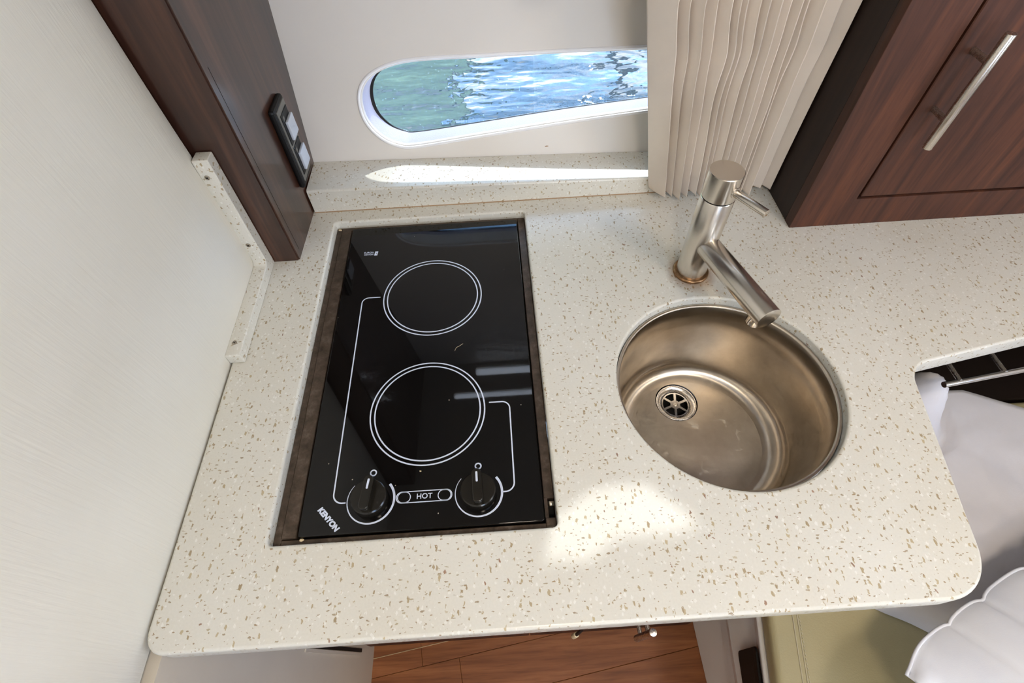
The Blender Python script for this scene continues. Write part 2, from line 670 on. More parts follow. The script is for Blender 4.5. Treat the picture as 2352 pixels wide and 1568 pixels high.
def outline_mesh(loops, half, bev=0.0, bres=3, offset=True, mat=None):
    """a flat plate with holes from 2-D loops, thickness 2*half, rounded edges; returned as a mesh"""
    cu = bpy.data.curves.new('outline', 'CURVE')
    cu.dimensions = '2D'
    cu.fill_mode = 'BOTH'
    cu.extrude = max(half - bev, 1e-5)
    cu.bevel_depth = bev
    cu.bevel_resolution = bres
    if offset:
        cu.offset = -bev
    for lp in loops:
        sp = cu.splines.new('POLY')
        sp.points.add(len(lp) - 1)
        for q, (x, y) in zip(sp.points, lp):
            q.co = (x, y, 0, 1)
        sp.use_cyclic_u = True
    ob = bpy.data.objects.new('outline', cu)
    COL.objects.link(ob)
    dg = bpy.context.evaluated_depsgraph_get()
    me = bpy.data.meshes.new_from_object(ob.evaluated_get(dg))
    bpy.data.objects.remove(ob, do_unlink=True)
    bpy.data.curves.remove(cu)
    if mat is not None:
        me.transform(mat)
    return me


def text_mesh(body, size, mat, bold=0.0, ext=0.00012):
    cu = bpy.data.curves.new('lettering', 'FONT')
    cu.body = body
    cu.size = size
    cu.align_x = 'CENTER'
    cu.align_y = 'CENTER'
    cu.extrude = ext
    cu.offset = bold
    ob = bpy.data.objects.new('lettering', cu)
    COL.objects.link(ob)
    dg = bpy.context.evaluated_depsgraph_get()
    me = bpy.data.meshes.new_from_object(ob.evaluated_get(dg))
    bpy.data.objects.remove(ob, do_unlink=True)
    bpy.data.curves.remove(cu)
    me.transform(mat)
    return me


def catmull(pts, sub=8, closed=True):
    out = []
    n = len(pts)
    for i in range(n if closed else n - 1):
        p0 = pts[(i - 1) % n] if (closed or i > 0) else pts[i]
        p1, p2 = pts[i], pts[(i + 1) % n]
        p3 = pts[(i + 2) % n] if (closed or i + 2 < n) else pts[(i + 1) % n]
        for k in range(sub):
            t = k / sub
            out.append(tuple(0.5 * (2 * b + (c - a) * t + (2 * a - 5 * b + 4 * c - d) * t * t + (3 * b - a - 3 * c + d) * t ** 3)
                             for a, b, c, d in zip(p0, p1, p2, p3)))
    if not closed:
        out.append(tuple(pts[-1]))
    return out


def round_poly(pts, radii, seg=8):
    """polygon with its corners rounded"""
    out = []
    n = len(pts)
    for i in range(n):
        p = Vector(pts[i])
        r = radii[i]
        if r <= 0:
            out.append(tuple(p))
            continue
        a = (Vector(pts[i - 1]) - p).normalized()
        b = (Vector(pts[(i + 1) % n]) - p).normalized()
        ang = a.angle(b)
        d = r / math.tan(ang / 2)
        c = p + (a + b).normalized() * (r / math.sin(ang / 2))
        s, e = p + a * d - c, p + b * d - c
        sa, ea = math.atan2(s.y, s.x), math.atan2(e.y, e.x)
        da = (ea - sa + math.pi) % (2 * math.pi) - math.pi
        for k in range(seg + 1):
            t = sa + da * k / seg
            out.append((c.x + r * math.cos(t), c.y + r * math.sin(t)))
    return out


def circle(cx, cy, r, n=72):
    return [(cx + r * math.cos(2 * math.pi * k / n), cy + r * math.sin(2 * math.pi * k / n)) for k in range(n)]


def ribbon(pts, w, z, th=0.0002, w_end=None):
    """a thin printed line along 2-D points"""
    bm = bmesh.new()
    n = len(pts)
    L, R = [], []
    for i, p in enumerate(pts):
        a = Vector(pts[max(i - 1, 0)])
        b = Vector(pts[min(i + 1, n - 1)])
        t = (b - a).normalized()
        nn = Vector((-t.y, t.x))
        ww = w if w_end is None else w + (w_end - w) * i / (n - 1)
        q = Vector(p)
        L.append(q + nn * ww / 2)
        R.append(q - nn * ww / 2)
    top = [(bm.verts.new((*l, z + th)), bm.verts.new((*r, z + th))) for l, r in zip(L, R)]
    for (a, b), (c, d) in zip(top, top[1:]):
        bm.faces.new((a, c, d, b))
    return bm


def ring_flat(cx, cy, r0, r1, z, n=96, a0=0, a1=2 * math.pi):
    pts = [(cx + (r0 + r1) / 2 * math.cos(a0 + (a1 - a0) * k / n), cy + (r0 + r1) / 2 * math.sin(a0 + (a1 - a0) * k / n)) for k in range(n + 1)]
    return ribbon(pts, r1 - r0, z)


# ------------------------------------------------------------------ the setting
FLOOR = -0.90
ZL = 0.0385                    # sill height where the hull side meets it
TILT = 0.27                    # hull side leans outwards with height
YW = 0.1075                    # hull side y at z = ZL
RX0, RX1, RY0 = -0.16, 1.90, -2.40


def hull_y(z):
    return YW + TILT * (z - ZL)


# floor with its planks
sub = put('floor', box(RX0, RX1, RY0, 0.0, FLOOR - 0.06, FLOOR - 0.012), 'dark_interior')
tag(sub, 'warm brown wooden plank floor of the cabin below the worktop', 'floor', kind='structure')
ang = math.radians(8.4)
pw, pl = 0.098, 0.72
v0 = -0.5605                    # a long seam runs through here at u = .114
rotm = Matrix.Rotation(ang, 4, 'Z')


def plank(u0, u1, w0, w1, mat='floor_wood', name='plank', top=FLOOR):
    bm = bmesh.new()
    add_box(bm, u0 + 0.0003, u1 - 0.0003, w0 + 0.0003, w1 - 0.0003, FLOOR - 0.012, top, 0.0008, 1)
    bmesh.ops.transform(bm, matrix=rotm, verts=bm.verts[:])
    for co, no in (((-0.100, 0, 0), (-1, 0, 0)), ((RX1, 0, 0), (1, 0, 0)), ((0, RY0, 0), (0, -1, 0)), ((0, 0, 0), (0, 1, 0))):
        g = bmesh.ops.bisect_plane(bm, geom=bm.verts[:] + bm.edges[:] + bm.faces[:], plane_co=co, plane_no=no, clear_outer=True)
        es = [e for e in g['geom_cut'] if isinstance(e, bmesh.types.BMEdge)]
        if es:
            bmesh.ops.contextual_create(bm, geom=es)
    if len(bm.faces) < 4:
        bm.free()
        return None
    return put(name, bm, mat, sub)


cs, sn = math.cos(ang), math.sin(ang)
uj = 0.114 * cs + -0.581 * sn
vj = -0.114 * sn + -0.581 * cs
for i in range(-20, 8):
    w0 = vj - pw + i * pw
    off = uj if i == 0 else uj + (0.37 * i * 1.7) % pl
    for k in range(-4, 5):
        plank(off + k * pl, off + (k + 1) * pl, w0, w0 + pw)
s1 = plank(-0.4, 0.10 * cs - 0.535 * sn, vj + 0.040, vj + 0.0425, 'holly_strip', 'inlay_strip', FLOOR + 0.0012)

# ceiling with the added roof hatch and two slim skylight slots
patch = [(.296, -.580), (.3204, -.517), (.369, -.49), (.4253, -.4886), (.4764, -.527), (.4855, -.556), (.4527, -.564), (.3864, -.566), (.3549, -.584)]
SLOTS = ((0.16, 0.95, 0.312, 0.347), (0.08, 0.95, 0.219, 0.244))
hx0, hx1, hy0, hy1 = ADDED_HATCH
me = outline_mesh([[(RX0, RY0), (RX1, RY0), (RX1, 0.376), (RX0, 0.376)],
                   round_poly([(hx0, hy0), (hx1, hy0), (hx1, hy1), (hx0, hy1)], [0.06] * 4),
                   *[round_poly([(a, c), (b, c), (b, d), (a, d)], [0.008] * 4, 3) for a, b, c, d in SLOTS]], 0.008, mat=Matrix.Translation((0, 0, CEIL + 0.008)))
ceil = put('ceiling', me, 'ceiling_liner')
tag(ceil, 'pale cabin headliner overhead with an added roof hatch and two slim skylight slots', 'ceiling', kind='structure')

for a, b, c, d in SLOTS:
    put('skylight_diffuser', outline_mesh([round_poly([(a, c), (b, c), (b, d), (a, d)], [0.008] * 4, 3)], 0.002, mat=Matrix.Translation((0, 0, CEIL + 0.010))), 'opal_glass', ceil)  # opal panes added to spread the sun and keep stripes out


def added_fill_lamp(x, y, power, label):  # unseen lamps added to warm and brighten the cabin
    t = thing('added_fill_lamp', label, 'lamp', (x, y, CEIL), 'added round fill lamps')
    put('fill_lamp_ring', lathe([(0.098, 0.0), (0.100, -0.006), (0.094, -0.012), (0.088, -0.010), (0.088, 0.0)], (x, y, CEIL), 48), 'brushed_steel', t, smooth='all')
    d = bpy.data.lights.new('fill_light', 'AREA')
    d.shape = 'DISK'
    d.size = 0.17
    d.energy = power
    d.color = (1.0, 0.86, 0.69)
    o = bpy.data.objects.new('fill_light', d)
    COL.objects.link(o)
    o.parent = t
    o.location = (0, 0, -0.008)
    return t


added_fill_lamp(1.00, -0.72, 3.8, 'added round warm fill lamp over the settee')
added_fill_lamp(0.36, -1.05, 6.0, 'added round warm fill lamp behind the viewer')
added_fill_lamp(1.50, -1.00, 2.8, 'added round warm fill lamp by the far right window')

# hull side with the long window opening
tl = math.atan(TILT)
PL = Matrix.Translation((0, YW, ZL)) @ Matrix.Rotation(math.pi / 2 - tl, 4, 'X')   # local x, v -> the leaning plane
ct = math.cos(tl)
wxz = [(.54, .1905), (.4037, .1918), (.265, .192), (.169, .192), (.123, .1868), (.0885, .174), (.0685, .1545), (.0625, .1294), (.0685, .102),
       (.0885, .078), (.1165, .0643), (.1476, .0622), (.255, .0725), (.4065, .087), (.552, .098), (.66, .106), (.70, .116), (.72, .14), (.715, .17), (.69, .186), (.64, .190)]
wl = catmull([(x, (z - ZL) / ct) for x, z in wxz], 8)
wxi = [(.54, .1865), (.4037, .1878), (.265, .188), (.171, .188), (.1275, .1835), (.0955, .171), (.0795, .1535), (.0750, .1315), (.0805, .109),
       (.0985, .0895), (.1225, .0785), (.1490, .0758), (.255, .0850), (.4065, .0990), (.552, .1095), (.655, .116), (.693, .123), (.711, .143), (.707, .168), (.685, .182), (.64, .186)]
wi = catmull([(x, (z - ZL) / ct) for x, z in wxi], 8)
# added unseen portlight, shaped so the sun throws its patch on the worktop
added_port = []
for x, y in patch:
    tt = (hull_y(0) + 0.0145 - y) / (-SUN_DIR.y - TILT)
    added_port.append((x - SUN_DIR.x * tt, (tt - ZL - 0.004) / ct))
pcx = sum(q[0] for q in added_port) / len(added_port)
pcy = sum(q[1] for q in added_port) / len(added_port)
added_port = [(pcx + (a - pcx) * 1.06, pcy + (b - pcy) * 1.22) for a, b in added_port]
vb, vt = (-0.06 - ZL) / ct, (CEIL + 0.02 - ZL) / ct
TH = 0.014
me = outline_mesh([[(RX0, vb), (RX1, vb), (RX1, vt), (RX0, vt)], wl, added_port], TH, 0.004, 3, False,
                  PL @ Matrix.Translation((0, 0, -TH)))
wall = put('wall_window', me, 'gelcoat', smooth=35)
tag(wall, 'glossy white hull side wall leaning outwards above the stone sill', 'wall', kind='structure')


def shrink(lp, d):
    out = []
    n = len(lp)
    for i in range(n):
        a, b = Vector(lp[i - 1]), Vector(lp[(i + 1) % n])
        t = (b - a).normalized()
        nn = Vector((-t.y, t.x))
        out.append((lp[i][0] + nn.x * d, lp[i][1] + nn.y * d))
    return out


area_s = sum(wl[i - 1][0] * wl[i][1] - wl[i][0] * wl[i - 1][1] for i in range(len(wl)))
sg = 1 if area_s > 0 else -1


def loft(loops, mat):
    bm = bmesh.new()
    rs = [[bm.verts.new((x, y, z)) for x, y in lp] for lp, z in loops]
    n = len(rs[0])
    for a, b in zip(rs, rs[1:]):
        for k in range(n):
            bm.faces.new((a[k], a[(k + 1) % n], b[(k + 1) % n], b[k]))
    bmesh.ops.transform(bm, matrix=mat, verts=bm.verts[:])
    return bm


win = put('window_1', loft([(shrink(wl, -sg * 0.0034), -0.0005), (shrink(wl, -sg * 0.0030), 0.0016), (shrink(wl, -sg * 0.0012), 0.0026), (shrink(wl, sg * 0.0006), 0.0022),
                            (shrink(wl, sg * 0.0016), 0.0002), (shrink(wl, sg * 0.002), -0.004)], PL), 'gelcoat_rim', smooth='all')
tag(win, 'long tapered hull window with a rounded end beside the curtain', 'window', kind='structure')
def lerp_loop(f):
    return [(a[0] + (b[0] - a[0]) * f, a[1] + (b[1] - a[1]) * f) for a, b in zip(wl, wi)]


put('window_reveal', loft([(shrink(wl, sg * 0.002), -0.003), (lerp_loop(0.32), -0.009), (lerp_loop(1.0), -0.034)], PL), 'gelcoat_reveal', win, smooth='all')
gl_ = [(x + 0.0045 * max(0, 1 - abs(x - 0.075) / 0.05), y) for x, y in shrink(wi, sg * 0.0007)]
put('gasket', loft([(wi, -0.0335), (gl_, -0.0345), (gl_, -0.037)], PL), 'black_rubber', win, smooth='all')
pane = put('pane', outline_mesh([wi], 0.002, mat=PL @ Matrix.Translation((0, 0, -0.039))), 'window_glass', win)
pp = put('added_port_pane', outline_mesh([added_port], 0.002, mat=PL @ Matrix.Translation((0, 0, -0.024))), 'sun_dimming_glass', wall)

# small scuffs on the hull side under the window
for q, (x, z, a, b) in enumerate(((0.373, 0.0495, 0.0045, 0.0012),)):
    bm = bmesh.new()
    n = 14
    vs = [bm.verts.new((x + a * math.cos(2 * math.pi * k / n) * random.uniform(0.5, 1.1), (z - ZL) / ct + b * math.sin(2 * math.pi * k / n) * random.uniform(0.6, 1.3), 0.0002)) for k in range(n)]
    bm.faces.new(vs)
    bmesh.ops.transform(bm, matrix=PL, verts=bm.verts[:])
    put('scuff', bm, 'rust_ring', wall)

# left bulkhead: bare laminate below, padded ribbed vinyl panel above
lower = put('wall_left', box(-0.15, -0.100, RY0, -0.09, FLOOR - 0.05, -0.030), 'cream_laminate')
tag(lower, 'cream laminate lower bulkhead running down to the wooden floor', 'wall', kind='structure')
# an upright dark slot with a pale lip let into it
ss = (Vector((-0.0995, -0.583, -0.427)), Vector((-0.0995, -0.562, -0.784)))
dirv = (ss[1] - ss[0]).normalized()
side = Vector((1, 0, 0)).cross(dirv).normalized()


def strip(a, b, wid, th, mat, name, par):
    bm = bmesh.new()
    f = [bm.verts.new(p) for p in (a - side * wid, a + side * wid, b + side * wid, b - side * wid)]
    g = [bm.verts.new(v.co + Vector((th, 0, 0))) for v in f]
    bm.faces.new(g)
    for k in range(4):
        bm.faces.new((f[k], f[(k + 1) % 4], g[(k + 1) % 4], g[k]))
    return put(name, bm, mat, par)


strip(ss[0], ss[1], 0.0035, 0.0012, 'black_rubber', 'slot', lower)
strip(ss[0] - side * 0.0075, ss[1] - side * 0.0075, 0.0028, 0.003, 'cream_laminate', 'slot_lip', lower)

bm = bmesh.new()
nz_, ny_ = 30, 26
zs = []
for i in range(nz_ + 1):
    zs.append(-0.022 + (CEIL + 0.022) * (i / nz_) ** 1.5)
grid = []
yA, yB = RY0, -0.0935
ysl = [yA + (yB - yA) * (1 - (1 - j / ny_) ** 1.6) for j in range(ny_ + 1)]
for z in zs:
    row = []
    for y in ysl:
        x = -0.1065 - 0.018 * max(0, z - 0.2) + 0.004 * math.exp(-((z - 0.10) / 0.10) ** 2) - 0.004 * math.exp(-(z + 0.022) / 0.012)
        x -= 0.004 * math.exp(-(yB - y) / 0.006)
        row.append(bm.verts.new((x, y, z)))
    grid.append(row)
for i in range(nz_):
    for j in range(ny_):
        bm.faces.new((grid[i][j], grid[i][j + 1], grid[i + 1][j + 1], grid[i + 1][j]))
back = []
for i in range(nz_ + 1):
    back.append((bm.verts.new((-0.15, yA, zs[i])), bm.verts.new((-0.15, yB, zs[i]))))
for i in range(nz_):
    bm.faces.new((grid[i][ny_], back[i][1], back[i + 1][1], grid[i + 1][ny_]))
    bm.faces.new((grid[i][0], grid[i + 1][0], back[i + 1][0], back[i][0]))
bm.faces.new([grid[0][j] for j in range(ny_ + 1)] + [back[0][1], back[0][0]])
vin = put('wall_left_panel', bm, 'ribbed_vinyl', smooth=50)
tag(vin, 'tall cream ribbed vinyl bulkhead panel at the left of the worktop', 'wall', kind='structure')

# the rest of the cabin shell, out of view
r = put('wall_right', outline_mesh([[(RY0, FLOOR - 0.05), (0.45, FLOOR - 0.05), (0.45, CEIL + 0.01), (RY0, CEIL + 0.01)],
                                    round_poly([(ADDED_WINDOW[0], ADDED_WINDOW[2]), (ADDED_WINDOW[1], ADDED_WINDOW[2]), (ADDED_WINDOW[1], ADDED_WINDOW[3]), (ADDED_WINDOW[0], ADDED_WINDOW[3])], [0.05] * 4, 6)], 0.02,
                                   mat=Matrix.Translation((RX1 + 0.02, 0, 0)) @ Matrix(((0, 0, 1, 0), (1, 0, 0, 0), (0, 1, 0, 0), (0, 0, 0, 1)))), 'gelcoat')
tag(r, 'white cabin side wall with an added square window far right beyond the berth', 'wall', kind='structure')
r = put('wall_rear', outline_mesh([[(RX0, FLOOR - 0.05), (RX1, FLOOR - 0.05), (RX1, CEIL + 0.01), (RX0, CEIL + 0.01)],
                                   round_poly([(ADDED_REAR[0], ADDED_REAR[2]), (ADDED_REAR[1], ADDED_REAR[2]), (ADDED_REAR[1], ADDED_REAR[3]), (ADDED_REAR[0], ADDED_REAR[3])], [0.05] * 4, 6)], 0.02,
                                  mat=Matrix.Translation((0, RY0 - 0.02, 0)) @ Matrix.Rotation(math.pi / 2, 4, 'X')), 'gelcoat')
tag(r, 'white cabin bulkhead with an added open companionway behind the viewer', 'wall', kind='structure')
r = put('wall_galley', box(RX0, RX1, 0.075, 0.10, FLOOR - 0.05, -0.045), 'dark_interior')
tag(r, 'dark hull lining behind the galley units under the worktop', 'wall', kind='structure')
r = put('wall_outboard', box(RX0 - 0.04, RX0, RY0, 0.45, FLOOR - 0.05, CEIL + 0.01), 'gelcoat')
tag(r, 'hidden bulkhead behind the padded vinyl panel', 'wall', kind='structure')

# ------------------------------------------------------------------ worktop
CT = 0.030
outer = round_poly([(-0.104, -0.630), (0.762, -0.630), (0.8145, -0.3534), (1.32, -0.262), (1.32, 0.108), (-0.104, 0.108)],
                   [0.022, 0.060, 0.040, 0, 0, 0], 12)
OPX0, OPX1, OPY0, OPY1 = 0.0, 0.325, -0.531, 0.0005
hole = round_poly([(OPX0, OPY0), (OPX1, OPY0), (OPX1, OPY1), (OPX0, OPY1)], [0.006] * 4, 4)
SX, SY, SR = 0.5686, -0.3612, 0.1456
me = outline_mesh([outer, hole, circle(SX, SY, SR, 96)], CT / 2, 0.0035, 3, True, Matrix.Translation((0, 0, -CT / 2)))
top = put('worktop', me, 'speckled_stone', smooth=40)
tag(top, 'cream speckled stone worktop with round sink hole and cooktop cut-out', 'worktop')

# raised stone sill under the window
bm = bmesh.new()
sx = [-0.0385, 0.15, 0.35, 0.545, 0.752]
rows = []
for x in sx:
    t = (x + 0.0225) / (0.5443 + 0.0225)
    zt = 0.0456 + t * (0.0315 - 0.0456)
    yb = hull_y(zt) - 0.0012
    yf = 0.029
    prof = [(yf, 0.0002), (yf, zt - 0.003), (yf + 0.0009, zt - 0.0009), (yf + 0.003, zt), (yb, zt), (hull_y(0) - 0.0012, 0.0002)]
    rows.append([bm.verts.new((x, y, z)) for y, z in prof])
for a, b in zip(rows, rows[1:]):
    n = len(a)
    for k in range(n):
        bm.faces.new((a[k], a[(k + 1) % n], b[(k + 1) % n], b[k]))
bm.faces.new(rows[0])
bm.faces.new(rows[-1][::-1])
sill = put('window_sill', bm, 'speckled_stone')
ck_ = put('caulk_line', tube([(x, 0.0286, 0.0006) for x in sx], 0.0009, 6), 'caulk', sill)
ck_['label'] = 'thin tan sealant line along the foot of the sill'
tag(sill, 'raised cream speckled stone sill along the foot of the hull window wall', 'sill')

# ------------------------------------------------------------------ dark wooden post with its socket
post = thing('wooden_post', 'dark brown varnished wooden post between vinyl panel and window wall', 'post', (-0.10, 0.0, 0.0))
bm = bmesh.new()
pf, px = -0.086, -0.0445
zt = CEIL
def post_x(y):
    return px + 0.030 * (y - pf)


base = [(-0.155, pf), (px, pf), (post_x(hull_y(0.0) - 0.002), hull_y(0.0) - 0.002), (-0.155, hull_y(0.0) - 0.002)]
topv = [(-0.155, pf), (px, pf), (post_x(hull_y(zt) - 0.002), hull_y(zt) - 0.002), (-0.155, hull_y(zt) - 0.002)]
b0 = [bm.verts.new((x, y, 0.0003)) for x, y in base]
t0 = [bm.verts.new((x, y, zt - 0.001)) for x, y in topv]
for k in range(4):
    bm.faces.new((b0[k], b0[(k + 1) % 4], t0[(k + 1) % 4], t0[k]))
bm.faces.new(b0[::-1])
bm.faces.new(t0)
es = [e for e in bm.edges if abs(e.verts[0].co.x - px) < 1e-4 and abs(e.verts[1].co.x - px) < 1e-4 and abs(e.verts[0].co.y - pf) < 1e-4 and abs(e.verts[1].co.y - pf) < 1e-4]
bmesh.ops.bevel(bm, geom=es, offset=0.0022, segments=2, affect='EDGES')
put('post_body', bm, 'post_wood', post)
# a fine veneer joint down the window-side face
o = put('veneer_joint', box(px - 0.0005, px + 0.0006, pf + 0.0135, pf + 0.0141, 0.012, 0.30), 'dark_interior', post)
o['label'] = 'fine dark joint line down the post face'

OX = px + 0.004
out = thing('power_socket', 'black twin wall socket with grey covers on the dark wooden post', 'socket', (OX, 0.045, 0.125))
oy0, oy1, oz0, oz1 = 0.017, 0.073, 0.060, 0.192


def sock_box(name, y0, y1, z0, z1, x0, x1, mat, bev=0.001, par=None):
    return put(name, box(x0, x1, y0, y1, z0, z1, bev, 2), mat, par or out)


sock_box('socket_plate', oy0, oy1, oz0, oz1, px + 0.0032, OX + 0.009, 'black_plastic', 0.004)
sock_box('socket_bezel', oy0 + 0.008, oy1 - 0.004, oz0 + 0.008, oz1 - 0.006, OX + 0.008, OX + 0.0102, 'outlet_trim', 0.0012)
for zc in (0.101, 0.153):
    s_ = sock_box('socket_insert', oy0 + 0.013, oy1 - 0.007, zc - 0.024, zc + 0.024, OX + 0.009, OX + 0.0112, 'black_plastic', 0.001)
    cv = sock_box('socket_cover', oy0 + 0.020, oy1 - 0.006, zc - 0.019, zc + 0.011, OX + 0.011, OX + 0.0155, 'outlet_grey', 0.0012, s_)
    cv['label'] = 'pale grey socket cover'
    sock_box('socket_slot', oy0 + 0.018, oy0 + 0.024, zc + 0.013, zc + 0.020, OX + 0.011, OX + 0.0118, 'outlet_trim', 0.0005, s_)

# ------------------------------------------------------------------ bent stone batten at the foot of the vinyl panel
bat = thing('corner_batten', 'bent speckled stone batten screwed along vinyl panel and up the post', 'batten', (-0.095, -0.19, 0.0))
prof_pts = round_poly([(-0.281, 0.0004), (-0.0870, 0.0004), (-0.0870, 0.203), (-0.1075, 0.203), (-0.1075, 0.0185), (-0.281, 0.0185)],
                      [0.002, 0, 0.002, 0.002, 0.010, 0.002], 5)
bw = 0.0105
me = outline_mesh([prof_pts], bw, 0.0015, 2, True,
                  Matrix.Translation((-0.0945, 0, 0)) @ Matrix(((0, 0, 1, 0), (1, 0, 0, 0), (0, 1, 0, 0), (0, 0, 0, 1))))
put('batten_body', me, 'speckled_stone', bat, smooth=40)


def screw(c, axis, par, r=0.0036):
    s = put('screw', lathe([(0, 0.0009), (r * 0.55, 0.0009), (r, 0.0003), (r, -0.001), (0, -0.001)], c, 20, axis), 'screw_steel', par, smooth=30)
    ax = Vector(axis).normalized()
    for q in (0, 1):
        T = Matrix.Translation(c) @ ax.to_track_quat('Z', 'Y').to_matrix().to_4x4() @ Matrix.Rotation(0.5 + q * math.pi / 2, 4, 'Z')
        bm = bmesh.new()
        add_box(bm, -r * 0.6, r * 0.6, -r * 0.13, r * 0.13, 0.0007, 0.00105, mat=T)
        put('screw_slot', bm, 'black_rubber', s)
    return s


screw((-0.0965, -0.259, 0.0186), (0, 0, 1), bat)
screw((-0.0965, -0.1077, 0.178), (0, -1, 0), bat)
screw((-0.0965, -0.1077, 0.058), (0, -1, 0), bat)

# ------------------------------------------------------------------ cooktop
GZ = -0.0085                   # top of the glass
ck = thing('cooktop', 'black glass two-ring cooktop let into the speckled worktop', 'cooktop', (0.1625, -0.265, -0.035))
LZ = -0.0135
bm = bmesh.new()
# the pan: four ledges round the glass and a floor
e = 0.0006
add_box(bm, OPX0 + e, 0.0095, OPY0 + e, OPY1 - e, LZ - 0.018, LZ, 0.0008, 1)
add_box(bm, 0.0095, 0.0265, OPY0 + 0.0095, OPY1 - 0.0095, LZ - 0.018, LZ + 0.0018, 0.0008, 1)
add_box(bm, 0.3125, OPX1 - e, -0.494, OPY1 - e, LZ - 0.018, LZ, 0.0008, 1)
add_box(bm, 0.3125, OPX1 - e, OPY0 + e, -0.5165, LZ - 0.018, LZ, 0.0008, 1)
add_box(bm, 0.3125, 0.3165, -0.5165, -0.494, LZ - 0.018, LZ, 0.0, 1)
add_box(bm, 0.0095, 0.3125, OPY0 + e, -0.5225, LZ - 0.018, LZ, 0.0008, 1)
add_box(bm, 0.0095, 0.3125, -0.0085, OPY1 - e, LZ - 0.018, LZ, 0.0008, 1)
fr_ = put('frame', bm, 'grimy_frame_metal', ck)
fr_['label'] = 'grimy brown metal frame round the glass'
put('pan_floor', box(OPX0 + 0.001, OPX1 - 0.001, OPY0 + 0.001, OPY1 - 0.001, LZ - 0.0225, LZ - 0.0185), 'black_rubber', ck)
glass = put('glass_plate', outline_mesh([round_poly([(0.0295, -0.5215), (0.3108, -0.5215), (0.3108, -0.0095), (0.0295, -0.0095)], [0.003] * 4, 3)],
                                        0.0030, 0.0009, 2, True, Matrix.Translation((0, 0, GZ - 0.0030))), 'black_glass', ck, smooth=30)
pinp = put('latch_pin', rod((0.3205, -0.5015, LZ - 0.006), (0.3205, -0.496, LZ - 0.004), 0.0042, 20, 0.0008), 'screw_steel', ck, smooth=30)
pinp['label'] = 'small steel latch pin in a slot at the frame corner'
PZ = GZ + 0.0001
for cy in (-0.1722, -0.3705):
    rg = put('burner_ring', ring_flat(0.1716, cy, 0.0738, 0.0756, PZ), 'white_print', glass)
    put('burner_ring', ring_flat(0.1716, cy, 0.0680, 0.0698, PZ), 'white_print', glass)


def arc(cx, cy, r, a0, a1, n=10):
    return [(cx + r * math.cos(a0 + (a1 - a0) * k / n), cy + r * math.sin(a0 + (a1 - a0) * k / n)) for k in range(n + 1)]


hp = math.pi / 2
put('guide_line', ribbon([(0.0914, -0.1683)] + arc(0.0740, -0.1783, 0.010, hp, 2 * hp) + arc(0.0750, -0.4745, 0.011, 2 * hp, 3 * hp) + [(0.0795, -0.4855)], 0.0017, PZ), 'white_print', glass)
put('guide_line', ribbon([(0.2522, -0.3638)] + arc(0.2690, -0.3738, 0.010, hp, 0) + arc(0.2680, -0.4735, 0.011, 0, -hp) + [(0.2650, -0.4845)], 0.0017, PZ), 'white_print', glass)
for kx in (0.1088, 0.2362):
    ky = -0.4838
    n = 60
    pts = [(kx + 0.0277 * math.cos(math.radians(40 - 262 * k / n)), ky + 0.0277 * math.sin(math.radians(40 - 262 * k / n))) for k in range(n + 1)]
    put('dial_arc', ribbon(pts, 0.0030, PZ, w_end=0.0008), 'white_print', glass)
    put('off_mark', ring_flat(kx, -0.4508, 0.0026, 0.0043, PZ, 40), 'white_print', glass)
    kb = put('knob', lathe([(0, GZ), (0.0205, GZ), (0.0212, GZ + 0.002), (0.0208, GZ + 0.0125), (0.0196, GZ + 0.014), (0, GZ + 0.0142)], (kx, ky, 0), 48), 'knob_plastic', ck, smooth=35)
    a_ = math.radians(-7 if kx < 0.2 else 2)
    T = Matrix.Translation((kx, ky, GZ + 0.013)) @ Matrix.Rotation(a_, 4, 'Z')
    me = outline_mesh([round_poly([(-0.0058, -0.018), (0.0058, -0.018), (0.0058, 0.0215), (-0.0058, 0.0215)], [0.004, 0.004, 0.0057, 0.0057], 5)], 0.0058, 0.001, 2, True,
                      T @ Matrix.Translation((0, 0, 0.0050)))
    put('knob_grip', me, 'knob_plastic', kb, smooth=35)
    me = outline_mesh([round_poly([(-0.0012, 0.005), (0.0012, 0.005), (0.0012, 0.017), (-0.0012, 0.017)], [0.0008] * 4, 3)], 0.0002, mat=T @ Matrix.Translation((0, 0, 0.0110)))
    put('knob_pointer', me, 'white_print', kb)
# indicator capsule with HOT
hx, hy = 0.172, -0.4836
cap = arc(0.1995 - 0.0015, hy, 0.0066, -hp, hp, 16) + arc(0.1450 + 0.0005, hy, 0.0066, hp, 3 * hp, 16)
cap.append(cap[0])
put('indicator_outline', ribbon(cap, 0.0011, PZ), 'white_print', glass)
for cx in (0.1480, 0.1958):
    lamp = round_poly([(cx - 0.0075, hy - 0.0062), (cx + 0.0075, hy - 0.0062), (cx + 0.0075, hy + 0.0062), (cx - 0.0075, hy + 0.0062)], [0.0060] * 4, 10)
    put('indicator_lamp_outline', ribbon(lamp + [lamp[0]], 0.0010, PZ), 'white_print', glass)
put('lettering', text_mesh('HOT', 0.0088, Matrix.Translation((hx, hy, PZ + 0.0001)), 0.0001), 'white_print', glass)
TK = Matrix.Translation((0.0618, -0.5036, PZ + 0.0001)) @ Matrix.Rotation(math.radians(-47), 4, 'Z') @ Matrix(((1, 0.12, 0, 0), (0, 1, 0, 0), (0, 0, 1, 0), (0, 0, 0, 1)))
put('lettering', text_mesh('KENYON', 0.0086, TK, 0.0005), 'white_print', glass)
put('lettering', text_mesh('EUROLI', 0.0048, Matrix.Translation((0.0635, -0.0695, PZ + 0.0001)), 0.00004), 'white_print', glass)
put('lettering', text_mesh('KENYON', 0.0036, Matrix.Translation((0.0635, -0.0743, PZ + 0.0001)), 0.00004), 'white_print', glass)
